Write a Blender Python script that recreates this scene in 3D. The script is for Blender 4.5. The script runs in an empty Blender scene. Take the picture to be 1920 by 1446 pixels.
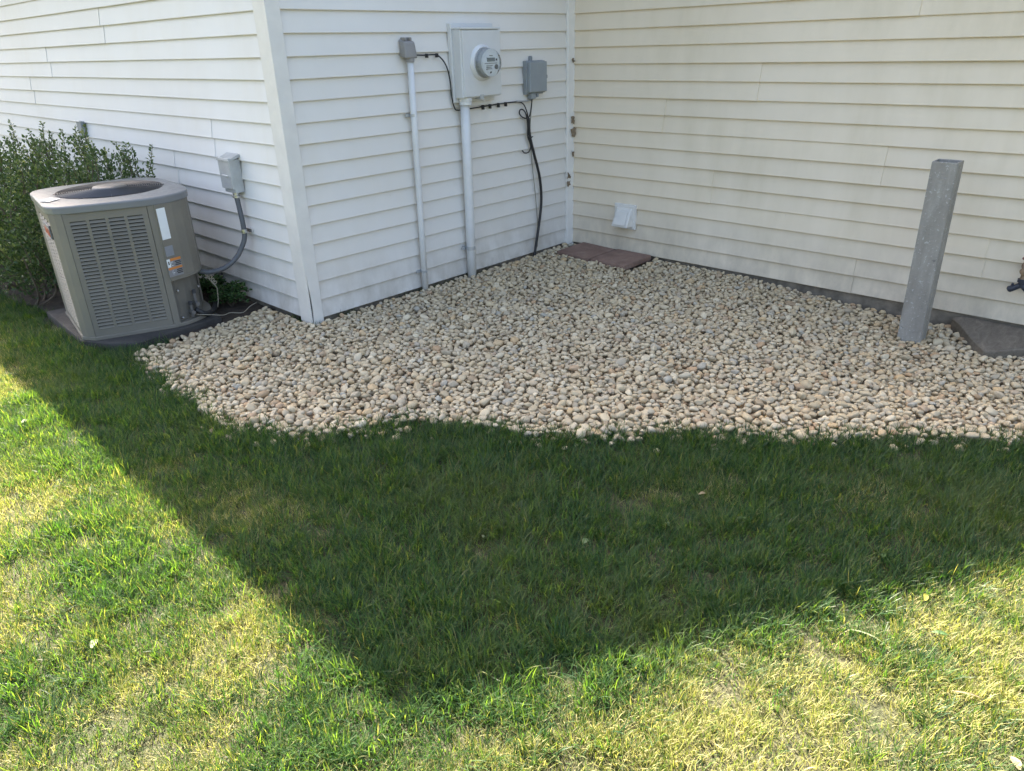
import bpy, bmesh, math, random
import numpy as np
from mathutils import Vector, Matrix, Euler, noise

random.seed(7); rng = np.random.default_rng(7)
S = bpy.context.scene
COL = S.collection
R = math.radians

# ------------------------------------------------------------------ camera
cam_d = bpy.data.cameras.new('camera'); cam = bpy.data.objects.new('camera', cam_d); COL.objects.link(cam)
CAM = Vector((-4.7935, -3.8285, 1.5574))
yaw, pit, rol = 0.7603, -0.435, -0.0285
fw = Vector((math.cos(pit)*math.cos(yaw), math.cos(pit)*math.sin(yaw), math.sin(pit)))
rt = Vector((math.sin(yaw), -math.cos(yaw), 0)); up = rt.cross(fw)
rt2 = math.cos(rol)*rt + math.sin(rol)*up; up2 = -math.sin(rol)*rt + math.cos(rol)*up
M = Matrix((rt2, up2, -fw)).transposed().to_4x4(); M.translation = CAM
cam.matrix_world = M
cam_d.sensor_width = 36; cam_d.sensor_fit = 'HORIZONTAL'; cam_d.lens = 1367.7/1920*36
cam_d.clip_start = 0.05; cam_d.clip_end = 500
S.camera = cam

# ------------------------------------------------------------------ light
SX, SY = 0.45, 0.946                       # metres the shadow moves per metre of height
elev = math.atan2(1, math.hypot(SX, SY)); azim = math.atan2(SX, SY)   # from +Y towards +X
W = bpy.data.worlds.new('World'); S.world = W; W.use_nodes = True
nt = W.node_tree; nt.nodes.clear()
sky = nt.nodes.new('ShaderNodeTexSky'); sky.sky_type = 'NISHITA'; sky.sun_disc = False
sky.sun_elevation = elev; sky.sun_rotation = azim
sky.air_density = 1.0; sky.dust_density = 6.0; sky.ozone_density = 0.0
bg = nt.nodes.new('ShaderNodeBackground'); bg.inputs[1].default_value = 0.075
wo = nt.nodes.new('ShaderNodeOutputWorld')
nt.links.new(sky.outputs[0], bg.inputs[0]); nt.links.new(bg.outputs[0], wo.inputs[0])
sl = bpy.data.lights.new('sun', 'SUN'); sl.energy = 5.0; sl.angle = R(0.6); sl.color = (1, .90, .74)
so = bpy.data.objects.new('sun', sl); COL.objects.link(so)
so.rotation_euler = Vector((SX, SY, 1)).to_track_quat('Z', 'Y').to_euler(); so.location = (3, 6, 8)
vs = S.view_settings; vs.view_transform = 'Standard'; vs.look = 'None'; vs.gamma = 1; vs.exposure = 3.12
S.cycles.max_bounces = 6; S.cycles.diffuse_bounces = 4; S.cycles.glossy_bounces = 2; S.cycles.transmission_bounces = 4

# ------------------------------------------------------------------ helpers: materials
def nmat(name):
    m = bpy.data.materials.new(name); m.use_nodes = True
    t = m.node_tree; b = t.nodes['Principled BSDF']
    return m, t, b
def N(t, kind, **kw):
    n = t.nodes.new('ShaderNode' + kind)
    for k, v in kw.items():
        if k in n.inputs.keys(): n.inputs[k].default_value = v
        else: setattr(n, k, v)
    return n
def ramp(t, src, stops, interp='LINEAR'):
    r = t.nodes.new('ShaderNodeValToRGB'); r.color_ramp.interpolation = interp
    e = r.color_ramp.elements
    while len(e) < len(stops): e.new(0.5)
    for i, (p, c) in enumerate(stops):
        e[i].position = p; e[i].color = (*c, 1) if not isinstance(c, (int, float)) else (c, c, c, 1)
    t.links.new(src, r.inputs[0]); return r.outputs[0]
def mix(t, fac, a, b, mode='MIX'):
    n = t.nodes.new('ShaderNodeMix'); n.data_type = 'RGBA'; n.blend_type = mode
    for s, v in ((n.inputs[0], fac), (n.inputs[6], a), (n.inputs[7], b)):
        if isinstance(v, bpy.types.NodeSocket): t.links.new(v, s)
        elif isinstance(v, (int, float)): s.default_value = v
        else: s.default_value = (*v, 1)
    return n.outputs[2]
def bump(t, b, h, strength, dist):
    n = N(t, 'Bump', Strength=strength, Distance=dist); t.links.new(h, n.inputs['Height']); t.links.new(n.outputs[0], b.inputs['Normal'])
def wpos(t): return t.nodes.new('ShaderNodeNewGeometry').outputs['Position']
def noise_tex(t, scale, detail=4, vec=None, rough=.55, dist=0):
    n = N(t, 'TexNoise', Scale=scale, Detail=detail, Roughness=rough, Distortion=dist)
    t.links.new(vec if vec else wpos(t), n.inputs['Vector']); return n.outputs['Fac']
def mapped(t, sx, sy, sz):
    m = N(t, 'Mapping'); m.inputs['Scale'].default_value = (sx, sy, sz); t.links.new(wpos(t), m.inputs[0]); return m.outputs[0]

MATS = {}
def plain(name, col, rough=.5, metal=0, var=.12, scale=9, bmp=.08, spec=.5):
    m, t, b = nmat(name)
    f = noise_tex(t, scale, 5); f2 = noise_tex(t, scale*9, 3)
    dark = tuple(c*(1-var) for c in col); lite = tuple(min(1, c*(1+var)) for c in col)
    c = ramp(t, f, [(.3, dark), (.7, lite)])
    t.links.new(c, b.inputs['Base Color'])
    t.links.new(ramp(t, f2, [(.3, max(0, rough-.08)), (.7, min(1, rough+.08))]), b.inputs['Roughness'])
    b.inputs['Metallic'].default_value = metal; b.inputs['Specular IOR Level'].default_value = spec
    if bmp: bump(t, b, f2, bmp, .004)
    MATS[name] = m; return m

# ------------------------------------------------------------------ helpers: geometry
WORLD = {}
def link(o, parent=None):
    COL.objects.link(o)
    if parent: o.parent = parent
    return o
def thing(name, label, cat, loc, group=None):
    o = bpy.data.objects.new(name, None); o.empty_display_size = .1; COL.objects.link(o)
    o.location = loc; WORLD[o] = Vector(loc); o['label'] = label; o['category'] = cat
    if group: o['group'] = group
    return o
def tag(o, label=None, cat=None, group=None, kind=None):
    if label: o['label'] = label
    if cat: o['category'] = cat
    if group: o['group'] = group
    if kind: o['kind'] = kind
    return o
def obj(name, vf, mat, parent=None, smooth=False, label=None):
    """vf in world coordinates; the origin goes to the middle of the mesh."""
    v, f = vf
    v = np.asarray(v, dtype=float).reshape(-1, 3)
    c = (v.min(0)+v.max(0))/2
    me = bpy.data.meshes.new(name); me.from_pydata((v-c).tolist(), [], [list(map(int, q)) for q in f]); me.update()
    if mat: me.materials.append(mat)
    if smooth: me.polygons.foreach_set('use_smooth', [True]*len(me.polygons))
    o = bpy.data.objects.new(name, me); COL.objects.link(o)
    pw = WORLD[parent] if parent else Vector((0, 0, 0))
    if parent: o.parent = parent
    o.location = Vector(c)-pw; WORLD[o] = Vector(c)
    if label: o['label'] = label
    return o
def same(src, name, at, parent):
    o = bpy.data.objects.new(name, src.data); COL.objects.link(o); o.parent = parent
    o.location = Vector(at)-WORLD[parent]; WORLD[o] = Vector(at); o.rotation_euler = src.rotation_euler
    return o
def join(*parts):
    V, F = [], []
    for v, f in parts:
        k = len(V); V += [tuple(p) for p in v]; F += [[i+k for i in q] for q in f]
    return V, F
def hexa(p):  # 8 points: bottom ring of 4 (ccw from above), top ring of 4
    return list(p), [[3, 2, 1, 0], [4, 5, 6, 7], [0, 1, 5, 4], [1, 2, 6, 5], [2, 3, 7, 6], [3, 0, 4, 7]]
def box(x0, x1, y0, y1, z0, z1):
    x0, x1 = min(x0, x1), max(x0, x1); y0, y1 = min(y0, y1), max(y0, y1); z0, z1 = min(z0, z1), max(z0, z1)
    return hexa([(x0, y0, z0), (x1, y0, z0), (x1, y1, z0), (x0, y1, z0), (x0, y0, z1), (x1, y0, z1), (x1, y1, z1), (x0, y1, z1)])
def bevel(vf, w, seg=2):
    bm = bmesh.new(); vs_ = [bm.verts.new(p) for p in vf[0]]
    for f in vf[1]: bm.faces.new([vs_[i] for i in f])
    bm.normal_update()
    bmesh.ops.bevel(bm, geom=bm.edges[:], offset=w, segments=seg, affect='EDGES', profile=.6)
    bm.verts.index_update(); out = ([tuple(v.co) for v in bm.verts], [[v.index for v in f.verts] for f in bm.faces]); bm.free(); return out
def rbox(x0, x1, y0, y1, z0, z1, w=.006, seg=2): return bevel(box(x0, x1, y0, y1, z0, z1), w, seg)
def prism(poly, z0, z1):
    n = len(poly)
    zz0 = z0 if hasattr(z0, '__len__') else [z0]*n; zz1 = z1 if hasattr(z1, '__len__') else [z1]*n
    v = [(p[0], p[1], zz0[i]) for i, p in enumerate(poly)]+[(p[0], p[1], zz1[i]) for i, p in enumerate(poly)]
    f = [list(range(n))[::-1], list(range(n, 2*n))]+[[i, (i+1) % n, n+(i+1) % n, n+i] for i in range(n)]
    return v, f
def smoothpath(pts, n=8):
    P = [Vector(p) for p in pts]; P = [2*P[0]-P[1]]+P+[2*P[-1]-P[-2]]; out = []
    for i in range(1, len(P)-2):
        a, b, c, d = P[i-1:i+3]
        for k in range(n):
            s = k/n
            out.append(.5*((2*b)+(c-a)*s+(2*a-5*b+4*c-d)*s*s+(3*b-a-3*c+d)*s**3))
    out.append(P[-2]); return out
def tube(pts, r, seg=10, ribs=None):
    P = [Vector(p) for p in pts]; V, F = [], []; ref = None
    for i, p in enumerate(P):
        d = (P[min(i+1, len(P)-1)]-P[max(i-1, 0)]).normalized()
        if ref is None: ref = d.orthogonal().normalized()
        ref = (ref-d*ref.dot(d)).normalized(); b = d.cross(ref)
        rr = r[i] if hasattr(r, '__len__') else r
        if ribs: rr *= 1+ribs*(i % 2)
        for k in range(seg):
            a = 2*math.pi*k/seg; V.append(p+rr*(math.cos(a)*ref+math.sin(a)*b))
    for i in range(len(P)-1):
        for k in range(seg):
            a = i*seg+k; b = i*seg+(k+1) % seg; F.append([a, b, b+seg, a+seg])
    F.append(list(range(seg))[::-1]); F.append([len(V)-seg+k for k in range(seg)])
    return [tuple(v) for v in V], F
def lathe(o, ax, prof, seg=28):
    """prof: (distance along ax, radius)"""
    o = Vector(o); ax = Vector(ax).normalized(); a = ax.orthogonal().normalized(); b = ax.cross(a); V, F = [], []
    for d, r in prof:
        for k in range(seg):
            t = 2*math.pi*k/seg; V.append(tuple(o+ax*d+r*(math.cos(t)*a+math.sin(t)*b)))
    for i in range(len(prof)-1):
        for k in range(seg):
            p = i*seg+k; q = i*seg+(k+1) % seg; F.append([p, q, q+seg, p+seg])
    F.append(list(range(seg))[::-1]); F.append([len(V)-seg+k for k in range(seg)])
    return V, F
def inpoly(x, y, poly):
    x = np.asarray(x); y = np.asarray(y); ins = np.zeros(x.shape, bool); n = len(poly)
    for i in range(n):
        x0, y0 = poly[i]; x1, y1 = poly[(i+1) % n]
        c = ((y0 > y) != (y1 > y)) & (x < (x1-x0)*(y-y0)/(y1-y0+1e-12)+x0); ins ^= c
    return ins
def sstep(t): t = np.clip(t, 0, 1); return t*t*(3-2*t)
def edge_dist(x, y, poly):
    d = np.full(np.shape(x), 9.0)
    for i in range(len(poly)):
        ax, ay = poly[i]; bx_, by_ = poly[(i+1) % len(poly)]
        L2 = (bx_-ax)**2+(by_-ay)**2+1e-12
        t = np.clip(((x-ax)*(bx_-ax)+(y-ay)*(by_-ay))/L2, 0, 1)
        d = np.minimum(d, np.hypot(x-ax-t*(bx_-ax), y-ay-t*(by_-ay)))
    return d

# ------------------------------------------------------------------ materials
def siding_mat(name, algae, c0, c1):
    m, t, b = nmat(name)
    base = mix(t, noise_tex(t, 2.2, 3), c0, c1)
    # per-board shade difference
    oi = t.nodes.new('ShaderNodeObjectInfo'); base = mix(t, ramp(t, oi.outputs['Random'], [(0, 0), (1, .16)]), base, (.62, .59, .535))
    # thin film of algae and dust in streaks
    st = noise_tex(t, 1, 5, mapped(t, 1.1, 1.1, .55), .6, .4); st2 = noise_tex(t, 1, 5, mapped(t, 9, 9, 2.2), .6)
    k = N(t, 'Math', operation='MULTIPLY'); t.links.new(ramp(t, st, [(.42, 0), (.68, 1)]), k.inputs[0]); t.links.new(ramp(t, st2, [(.3, .25), (.7, 1)]), k.inputs[1])
    k2 = N(t, 'Math', operation='MULTIPLY'); t.links.new(k.outputs[0], k2.inputs[0]); k2.inputs[1].default_value = algae
    base = mix(t, k2.outputs[0], base, (.57, .495, .345))
    # splashed soil along the lowest courses
    sep = N(t, 'SeparateXYZ'); t.links.new(wpos(t), sep.inputs[0])
    low = ramp(t, sep.outputs['Z'], [(.0, 1), (.42, .0)]); sp = noise_tex(t, 1, 6, mapped(t, 7, 7, 4), .65)
    k3 = N(t, 'Math', operation='MULTIPLY'); t.links.new(low, k3.inputs[0]); t.links.new(ramp(t, sp, [(.36, .12), (.72, .85)]), k3.inputs[1])
    base = mix(t, k3.outputs[0], base, (.34, .30, .24))
    sp = noise_tex(t, 46, 2); base = mix(t, ramp(t, sp, [(.74, 0), (.80, .25)]), base, (.35, .33, .28))
    t.links.new(base, b.inputs['Base Color']); b.inputs['Roughness'].default_value = .5; b.inputs['Specular IOR Level'].default_value = .4
    g = noise_tex(t, 1, 3, mapped(t, 14, 14, 160)); bump(t, b, g, .10, .002)
    return m
SID_L = siding_mat('vinyl_siding_bounce_lit', .2, (.72, .705, .675), (.78, .765, .74)); SID_M = siding_mat('vinyl_siding', .2, (.70, .675, .63), (.765, .74, .70)); SID_R = siding_mat('vinyl_siding_algae', .65, (.755, .655, .50), (.81, .71, .555))  # left wall paler: bounce light from the sunny lawn put into its colour
TRIM = plain('vinyl_trim', (.72, .695, .645), .45, var=.05, bmp=.03)
CONC = plain('foundation_concrete', (.21, .18, .14), .9, var=.4, scale=14, bmp=.5)
SHING = plain('roof_shingle', (.07, .065, .06), .9, var=.3, scale=30, bmp=.4)
SOFF = plain('soffit_white', (.7, .7, .68), .5, var=.03)
DARK = plain('void_shade', (.012, .012, .012), .9, var=.1, bmp=0)  # near-black stands in for the shade inside hollow parts
ACP = plain('taupe_steel', (.195, .178, .146), .58, var=.08, scale=5, bmp=.03, spec=.3)
ACT = plain('grey_lid_plastic', (.185, .190, .196), .40, var=.06, scale=5, bmp=.03)
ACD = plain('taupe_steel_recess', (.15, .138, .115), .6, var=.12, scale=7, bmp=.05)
WIRE = plain('black_wire', (.045, .045, .05), .45, var=.1, bmp=0)
HUB = plain('grey_hub', (.15, .14, .13), .5, var=.1)
WHITE = plain('white_label', (.78, .80, .80), .5, var=.05, bmp=0)
PALE = plain('worn_label', (.24, .25, .27), .5, var=.06, bmp=0)
ORNG = plain('orange_print', (.60, .22, .05), .5, var=.1, bmp=0)
INK = plain('black_print', (.03, .03, .03), .5, var=.1, bmp=0)
LGREY = plain('label_grey', (.23, .23, .24), .5, var=.05, bmp=0)
RED = plain('badge_red', (.35, .05, .04), .4, var=.08, bmp=0)
PADM = plain('pad_black_plastic', (.050, .046, .042), .85, var=.35, scale=6, bmp=.25)
GALV = plain('galvanised_steel', (.50, .52, .53), .42, .55, var=.10, scale=12, bmp=.06)
MTR = plain('meter_grey_paint', (.63, .635, .625), .42, .05, var=.05, scale=5, bmp=.04)
PVC = plain('grey_pvc', (.66, .66, .645), .42, var=.06, scale=6, bmp=.04)
CAPG = plain('weathered_grey_plastic', (.26, .25, .24), .6, var=.1)
TEL = plain('telecom_grey', (.26, .285, .30), .5, var=.07, bmp=.04)
CABLE = plain('black_cable', (.022, .022, .023), .55, var=.15, bmp=0)
FLEX = plain('flex_conduit_grey', (.10, .105, .115), .5, var=.1, bmp=0)
STEEL = plain('zinc', (.6, .6, .6), .3, .9, var=.05, bmp=0)
VENT = plain('vent_white_plastic', (.70, .68, .63), .45, var=.05, bmp=.03)
BRASS = plain('aged_brass', (.30, .22, .15), .5, .5, var=.25, scale=40)
BLKP = plain('black_blue_plastic', (.025, .03, .045), .45, var=.15)
DRY = plain('dry_leaf_brown', (.22, .165, .105), .8, var=.3, scale=60)
SOIL = plain('dark_soil', (.045, .034, .024), .95, var=.45, scale=22, bmp=.9)
BARK = plain('shrub_bark', (.11, .085, .06), .9, var=.3, scale=30)
WIREB = plain('beige_wire', (.30, .265, .20), .6, var=.1, bmp=0)
m, t, b = nmat('meter_glass'); b.inputs['Transmission Weight'].default_value = .9; b.inputs['Roughness'].default_value = .06; b.inputs['Base Color'].default_value = (.9, .93, .93, 1); b.inputs['IOR'].default_value = 1.3; GLASS = m

def paver_mat():
    m, t, b = nmat('red_concrete_paver')
    a = noise_tex(t, 9, 6); s = noise_tex(t, 120, 3)
    c = ramp(t, a, [(.3, (.19, .115, .088)), (.55, (.27, .172, .132)), (.78, (.34, .25, .20))])
    c = mix(t, ramp(t, s, [(.35, 0), (.8, .5)]), c, (.13, .09, .07)); t.links.new(c, b.inputs['Base Color'])
    b.inputs['Roughness'].default_value = .9; bump(t, b, s, .5, .004); return m
PAV = paver_mat()
def slab_mat():
    m, t, b = nmat('dark_flagstone')
    a = noise_tex(t, 1, 6, mapped(t, 9, 24, 30), .7, .8); s = noise_tex(t, 75, 5)
    c = ramp(t, a, [(.3, (.085, .072, .055)), (.55, (.155, .132, .102)), (.75, (.26, .22, .17))])
    c = mix(t, ramp(t, s, [(.4, 0), (.8, .4)]), c, (.20, .175, .135)); t.links.new(c, b.inputs['Base Color'])
    b.inputs['Roughness'].default_value = .85; bump(t, b, a, .6, .01); return m
SLAB = slab_mat()
def post_mat():
    m, t, b = nmat('weathered_grey_post')
    a = noise_tex(t, 1, 6, mapped(t, 22, 22, 5), .6, .3); s = noise_tex(t, 70, 4); v = N(t, 'TexVoronoi', Scale=26); t.links.new(wpos(t), v.inputs['Vector'])
    c = ramp(t, a, [(.3, (.225, .212, .185)), (.6, (.295, .28, .248)), (.8, (.37, .355, .315))])
    c = mix(t, ramp(t, s, [(.60, 0), (.70, .8)]), c, (.46, .455, .43)); c = mix(t, ramp(t, noise_tex(t, 16, 6, None, .7), [(.58, 0), (.70, .45)]), c, (.20, .195, .175))
    c = mix(t, ramp(t, noise_tex(t, 30, 3), [(.66, 0), (.75, .6)]), c, (.10, .10, .10))
    t.links.new(c, b.inputs['Base Color']); b.inputs['Roughness'].default_value = .8; bump(t, b, s, .7, .004); return m
POST = post_mat()

def pebble_mat():
    m, t, b = nmat('river_pebble')
    oi = t.nodes.new('ShaderNodeObjectInfo'); r = oi.outputs['Random']
    c = ramp(t, r, [(0, (0.525, 0.418, 0.254)), (.12, (0.378, 0.306, 0.193)), (.24, (0.598, 0.495, 0.324)), (.36, (0.452, 0.367, 0.240)), (.46, (0.546, 0.439, 0.273)), (.55, (0.347, 0.296, 0.211)),
                    (.63, (0.630, 0.541, 0.376)), (.71, (0.483, 0.408, 0.282)), (.78, (0.420, 0.352, 0.244)), (.84, (0.525, 0.372, 0.197)), (.89, (0.367, 0.352, 0.291)), (.93, (0.430, 0.281, 0.155)), (.96, (0.294, 0.219, 0.136)), (1, (0.546, 0.444, 0.282))])
    tc = t.nodes.new('ShaderNodeTexCoord')
    ad = N(t, 'Vector' 'Math', operation='ADD'); t.links.new(tc.outputs['Object'], ad.inputs[0]); t.links.new(wpos(t), ad.inputs[1])
    f = noise_tex(t, 38, 4, ad.outputs[0]); s = noise_tex(t, 260, 3, ad.outputs[0])
    c = mix(t, ramp(t, f, [(.30, .30), (.6, 0)]), c, (.25, .20, .135)); c = mix(t, ramp(t, s, [(.55, 0), (.8, .35)]), c, (.60, .53, .41))
    t.links.new(c, b.inputs['Base Color']); b.inputs['Roughness'].default_value = .72; b.inputs['Specular IOR Level'].default_value = .35
    bump(t, b, s, .25, .002); return m
PEB = pebble_mat()

def leafy(name, stops, rough=.5, trans=.4, tcol=None, patch=None):
    """thin leaf: colour per leaf from the face attribute 'tint', some light passes through"""
    m, t, b = nmat(name)
    at = t.nodes.new('ShaderNodeAttribute'); at.attribute_name = 'tint'
    c = ramp(t, at.outputs['Fac'], stops)
    if patch:
        f = noise_tex(t, patch[0], 4); c = mix(t, ramp(t, f, [(patch[1], 0), (patch[2], patch[4])]), c, patch[3])
    b.inputs['Roughness'].default_value = rough; b.inputs['Specular IOR Level'].default_value = .35
    t.links.new(c, b.inputs['Base Color'])
    tr = t.nodes.new('ShaderNodeBsdfTranslucent'); mx = t.nodes.new('ShaderNodeMixShader'); mx.inputs[0].default_value = trans
    tc_ = mix(t, 1.0, c, tcol or (1.35, 1.25, .6), 'MULTIPLY'); t.links.new(tc_, tr.inputs[0])
    t.links.new(b.outputs[0], mx.inputs[1]); t.links.new(tr.outputs[0], mx.inputs[2])
    t.links.new(mx.outputs[0], t.nodes['Material Output'].inputs[0]); return m
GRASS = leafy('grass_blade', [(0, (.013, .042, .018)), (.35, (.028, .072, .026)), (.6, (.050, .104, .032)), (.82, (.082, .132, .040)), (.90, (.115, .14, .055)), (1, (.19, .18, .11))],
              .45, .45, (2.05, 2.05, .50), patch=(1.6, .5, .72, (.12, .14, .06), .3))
STRAW_SUN = leafy('dry_sunlit_grass', [(0, (.095, .14, .020)), (.35, (.165, .19, .038)), (.6, (.255, .25, .085)), (1, (.39, .36, .19))], .6, .4, (1.45, 1.45, .75))  # dry blades, with the sunlit lawn's yellow put into the colour
BUSH = leafy('shrub_leaf', [(0, (.032, .062, .024)), (.5, (.070, .118, .046)), (.85, (.135, .19, .082)), (1, (.24, .28, .13))], .38, .3)
WEED = leafy('weed_leaf', [(0, (.03, .07, .02)), (1, (.08, .15, .05))], .5, .3)
def leafmat(name, col): return leafy(name, [(0, col), (1, col)], .55, .3, (1.1, 1.1, .8))

def lawn_soil():
    m, t, b = nmat('lawn_thatch')
    f = noise_tex(t, 2.0, 5); g = noise_tex(t, 70, 4)
    c = ramp(t, g, [(.3, (.022, .021, .011)), (.55, (.055, .050, .025)), (.75, (.12, .105, .058))])
    c = mix(t, ramp(t, f, [(.4, .55), (.65, .1)]), c, (.025, .035, .010))
    t.links.new(c, b.inputs['Base Color']); b.inputs['Roughness'].default_value = .95; bump(t, b, g, .8, .02); return m
THATCH = lawn_soil()
GBED = plain('gravel_bed_fines', (.25, .21, .16), .95, var=.4, scale=40, bmp=.8)

# ------------------------------------------------------------------ terrain
def gz(x, y):
    return -0.06*sstep((-np.asarray(y)-1.4)/1.5)*sstep((np.asarray(x)+2.4)/2.0)
def bedz(x, y):
    x = np.asarray(x); y = np.asarray(y)
    wallM = sstep(1-np.abs(y)/.9)*sstep((x+3.0)/.5)
    wallR = sstep(1+x/.35)*sstep(1-np.abs(y+1.2)/1.5)
    return gz(x, y)+.012*wallM+.012*wallR-.012
EDGE = [(-3.485, .321), (-3.502, -.033), (-3.527, -.367), (-3.559, -.739), (-3.524, -.922), (-3.446, -1.064), (-3.357, -1.225), (-3.22, -1.311), (-3.111, -1.361), (-2.984, -1.431), (-2.85, -1.608),
        (-2.756, -1.786), (-2.717, -1.973), (-2.59, -2.108), (-2.462, -2.214), (-2.347, -2.357), (-2.249, -2.483), (-2.117, -2.663), (-2.014, -2.807), (-1.905, -2.946), (-1.662, -3.172), (-1.509, -3.341), (-1.379, -3.553), (-1.21, -3.772), (-1.04, -4.02), (-.85, -4.9)]
ragged = []
for i in range(len(EDGE)-1):
    p, q = Vector(EDGE[i]), Vector(EDGE[i+1]); n_ = max(1, int((q-p).length/.05)); nv = Vector((-(q-p).y, (q-p).x)).normalized()
    for k in range(n_):
        c = p.lerp(q, k/n_); c = c+nv*(.026*noise.noise((c.x*7, c.y*7, .5))+.014*noise.noise((c.x*19, c.y*19, 4.5))); ragged.append((c.x, c.y))
BED = ragged+[(-.85, -4.9), (0.03, -4.9), (0.03, 0.03), (-2.51, .03), (-2.51, .50), (-2.95, .47), (-3.16, .44), (-3.45, .40)]
SOILP = [(-2.5, .45), (-2.95, .42), (-3.20, .44), (-3.55, .76), (-3.56, 1.15), (-3.50, 1.45), (-3.55, 1.75), (-3.60, 2.3), (-3.70, 3.2), (-3.8, 6.0), (-3.8, 9.0), (-2.5, 9.0)]
def grid_mesh(xs, ys, zf, keep=None):
    X, Y = np.meshgrid(xs, ys); Z = zf(X, Y); n = len(xs); V = np.stack([X.ravel(), Y.ravel(), Z.ravel()], 1); F = []
    for j in range(len(ys)-1):
        for i in range(n-1):
            if keep is not None and not keep((xs[i]+xs[i+1])/2, (ys[j]+ys[j+1])/2): continue
            F.append([j*n+i, j*n+i+1, (j+1)*n+i+1, (j+1)*n+i])
    return V, F
axs = np.concatenate([[-90, -40, -20, -12, -8], np.arange(-6.5, 1.6, .15), [3, 8, 20, 40, 90]])
ays = np.concatenate([[-90, -40, -20, -12, -8], np.arange(-6.5, 7, .15), [8, 12, 20, 40, 90]])
def lawnz(x, y):
    z = gz(x, y)-.006
    return z - .03*inpoly(x, y, BED)
g = obj('ground', grid_mesh(axs, ays, lawnz), THATCH, smooth=True); tag(g, kind='structure')
bedkeep = lambda x, y: bool(inpoly(np.array(x), np.array(y), BED))
bed = obj('gravel_bed', grid_mesh(np.arange(-3.7, .1, .05), np.arange(-5, .6, .05), bedz, bedkeep), GBED, smooth=True); tag(bed, kind='structure')
def soilz(x, y):
    a = np.vectorize(lambda p, q: noise.noise((p*7, q*7, 3.1)))(x, y)
    return .012+.014*a
soil = obj('soil', grid_mesh(np.arange(-3.9, -2.4, .06), np.arange(.40, 9, .06), soilz, lambda x, y: bool(inpoly(np.array(x), np.array(y), SOILP))), SOIL, smooth=True); tag(soil, kind='structure')

# ------------------------------------------------------------------ house
CH = .1143; Z0 = .0526; OW = 2.541; KTOP = 17
house = thing('house', 'house clad in off-white horizontal vinyl siding with an inside corner around the gravel', 'house', (0, 0, -.1))
def lap_profile(z, h):   # (outward offset, z) section of one course
    return [(-.0215, z+h+.012), (-.0165, z+h+.010), (-.0155, z+h-.002), (-.009, z+h*.55), (-.0016, z+.012), (0, z+.004), (-.0005, z), (-.004, z-.0015), (-.017, z+.001)]
def board(wall, s0, s1, k, mat, parent, lift=0, z_h=CH):
    """one course between s0 and s1 along a wall; wall = function (s, out, z) -> world"""
    pr = lap_profile(Z0+k*CH, z_h); n = max(2, int(abs(s1-s0)/.18)+1); V, F = [], []; m_ = len(pr)
    for i in range(n):
        s = s0+(s1-s0)*i/(n-1)
        w = .0016*noise.noise((s*1.3, k*3.7, wall.seed)); wz = .0016*noise.noise((s*.7, k*1.9, wall.seed+9))
        for (d, z) in pr: V.append(wall(s, d+lift+w, z+wz))
    for i in range(n-1):
        for j in range(m_-1): F.append([i*m_+j, (i+1)*m_+j, (i+1)*m_+j+1, i*m_+j+1])
    for i in (0, n-1): F.append([i*m_+j for j in range(m_)])
    o = obj('siding_board', (V, F), mat, parent)
    bm = bmesh.new(); bm.from_mesh(o.data); bmesh.ops.recalc_face_normals(bm, faces=bm.faces); bm.to_mesh(o.data); bm.free()
    return o
def wall_L(s, d, z): return (-OW-d, s, z)
def wall_M(s, d, z): return (s, -d, z)
def wall_R(s, d, z): return (-d, s, z)
wall_L.seed, wall_M.seed, wall_R.seed = 1.0, 2.0, 3.0
wl = obj('wall', box(-OW+.022, -OW+.12, .03, 9.5, Z0, 2.62), TRIM, house)
wm = obj('wall', box(-OW+.022, .12, .022, .12, Z0, 2.62), TRIM, house)
wr = obj('wall', box(.022, .12, -6.9, .021, Z0, 2.62), TRIM, house)
seamL = {14: [2.26], 15: [2.28], 12: [3.58], 13: [3.60], 10: [4.22], 11: [4.235], 8: [.888, 5.06], 9: [.888, 5.06], 6: [1.52], 7: [1.53], 4: [2.9], 5: [2.9], 2: [1.9], 3: [1.9], 0: [3.3], 1: [3.3], 16: [.5]}
seamR = {10: [-1.515], 11: [-1.52], 8: [-.82], 9: [-.832], 6: [-2.36], 7: [-2.363], 4: [-1.25], 5: [-1.25], 2: [-2.995], 3: [-2.99], 0: [-2.299], 1: [-2.297], 12: [-3.6], 13: [-3.6], 14: [-2.4], 15: [-2.4]}
for k in range(KTOP):
    for wf, a, bb, seams, mat, par in ((wall_L, .10, 9.5, seamL, SID_L, wl), (wall_M, -OW+.070, -.045, {}, SID_M, wm), (wall_R, -.018, -6.9, seamR, SID_R, wr)):
        cuts = [a]+sorted(seams.get(k, []), reverse=a > bb)+[bb]
        for i in range(len(cuts)-1):
            if wf is wall_L:       # the far panel laps over the near one
                board(wf, cuts[i]-(.02 if i else 0), cuts[i+1], k, mat, par, lift=.0035 if i else 0)
            else:
                last = i == len(cuts)-2
                board(wf, cuts[i], cuts[i+1]-(0 if last else .02), k, mat, par, lift=0 if last else .0055)
def upper(wf, a, bb, k0, k1):
    parts = []
    for k in range(k0, k1):
        pr = lap_profile(Z0+k*CH, CH); V = [wf(s, d, z) for s in (a, bb) for d, z in pr]; m_ = len(pr)
        parts.append((V, [[j, m_+j, m_+j+1, j+1] for j in range(m_-1)]))
    return join(*parts)
obj('upper_siding', upper(wall_L, .10, 9.5, KTOP, 22), SID_L, wl)
obj('upper_siding', upper(wall_M, -OW+.07, -.045, KTOP, 22), SID_M, wm)
obj('upper_siding', upper(wall_R, -.018, -6.9, KTOP, 22), SID_R, wr)
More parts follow.
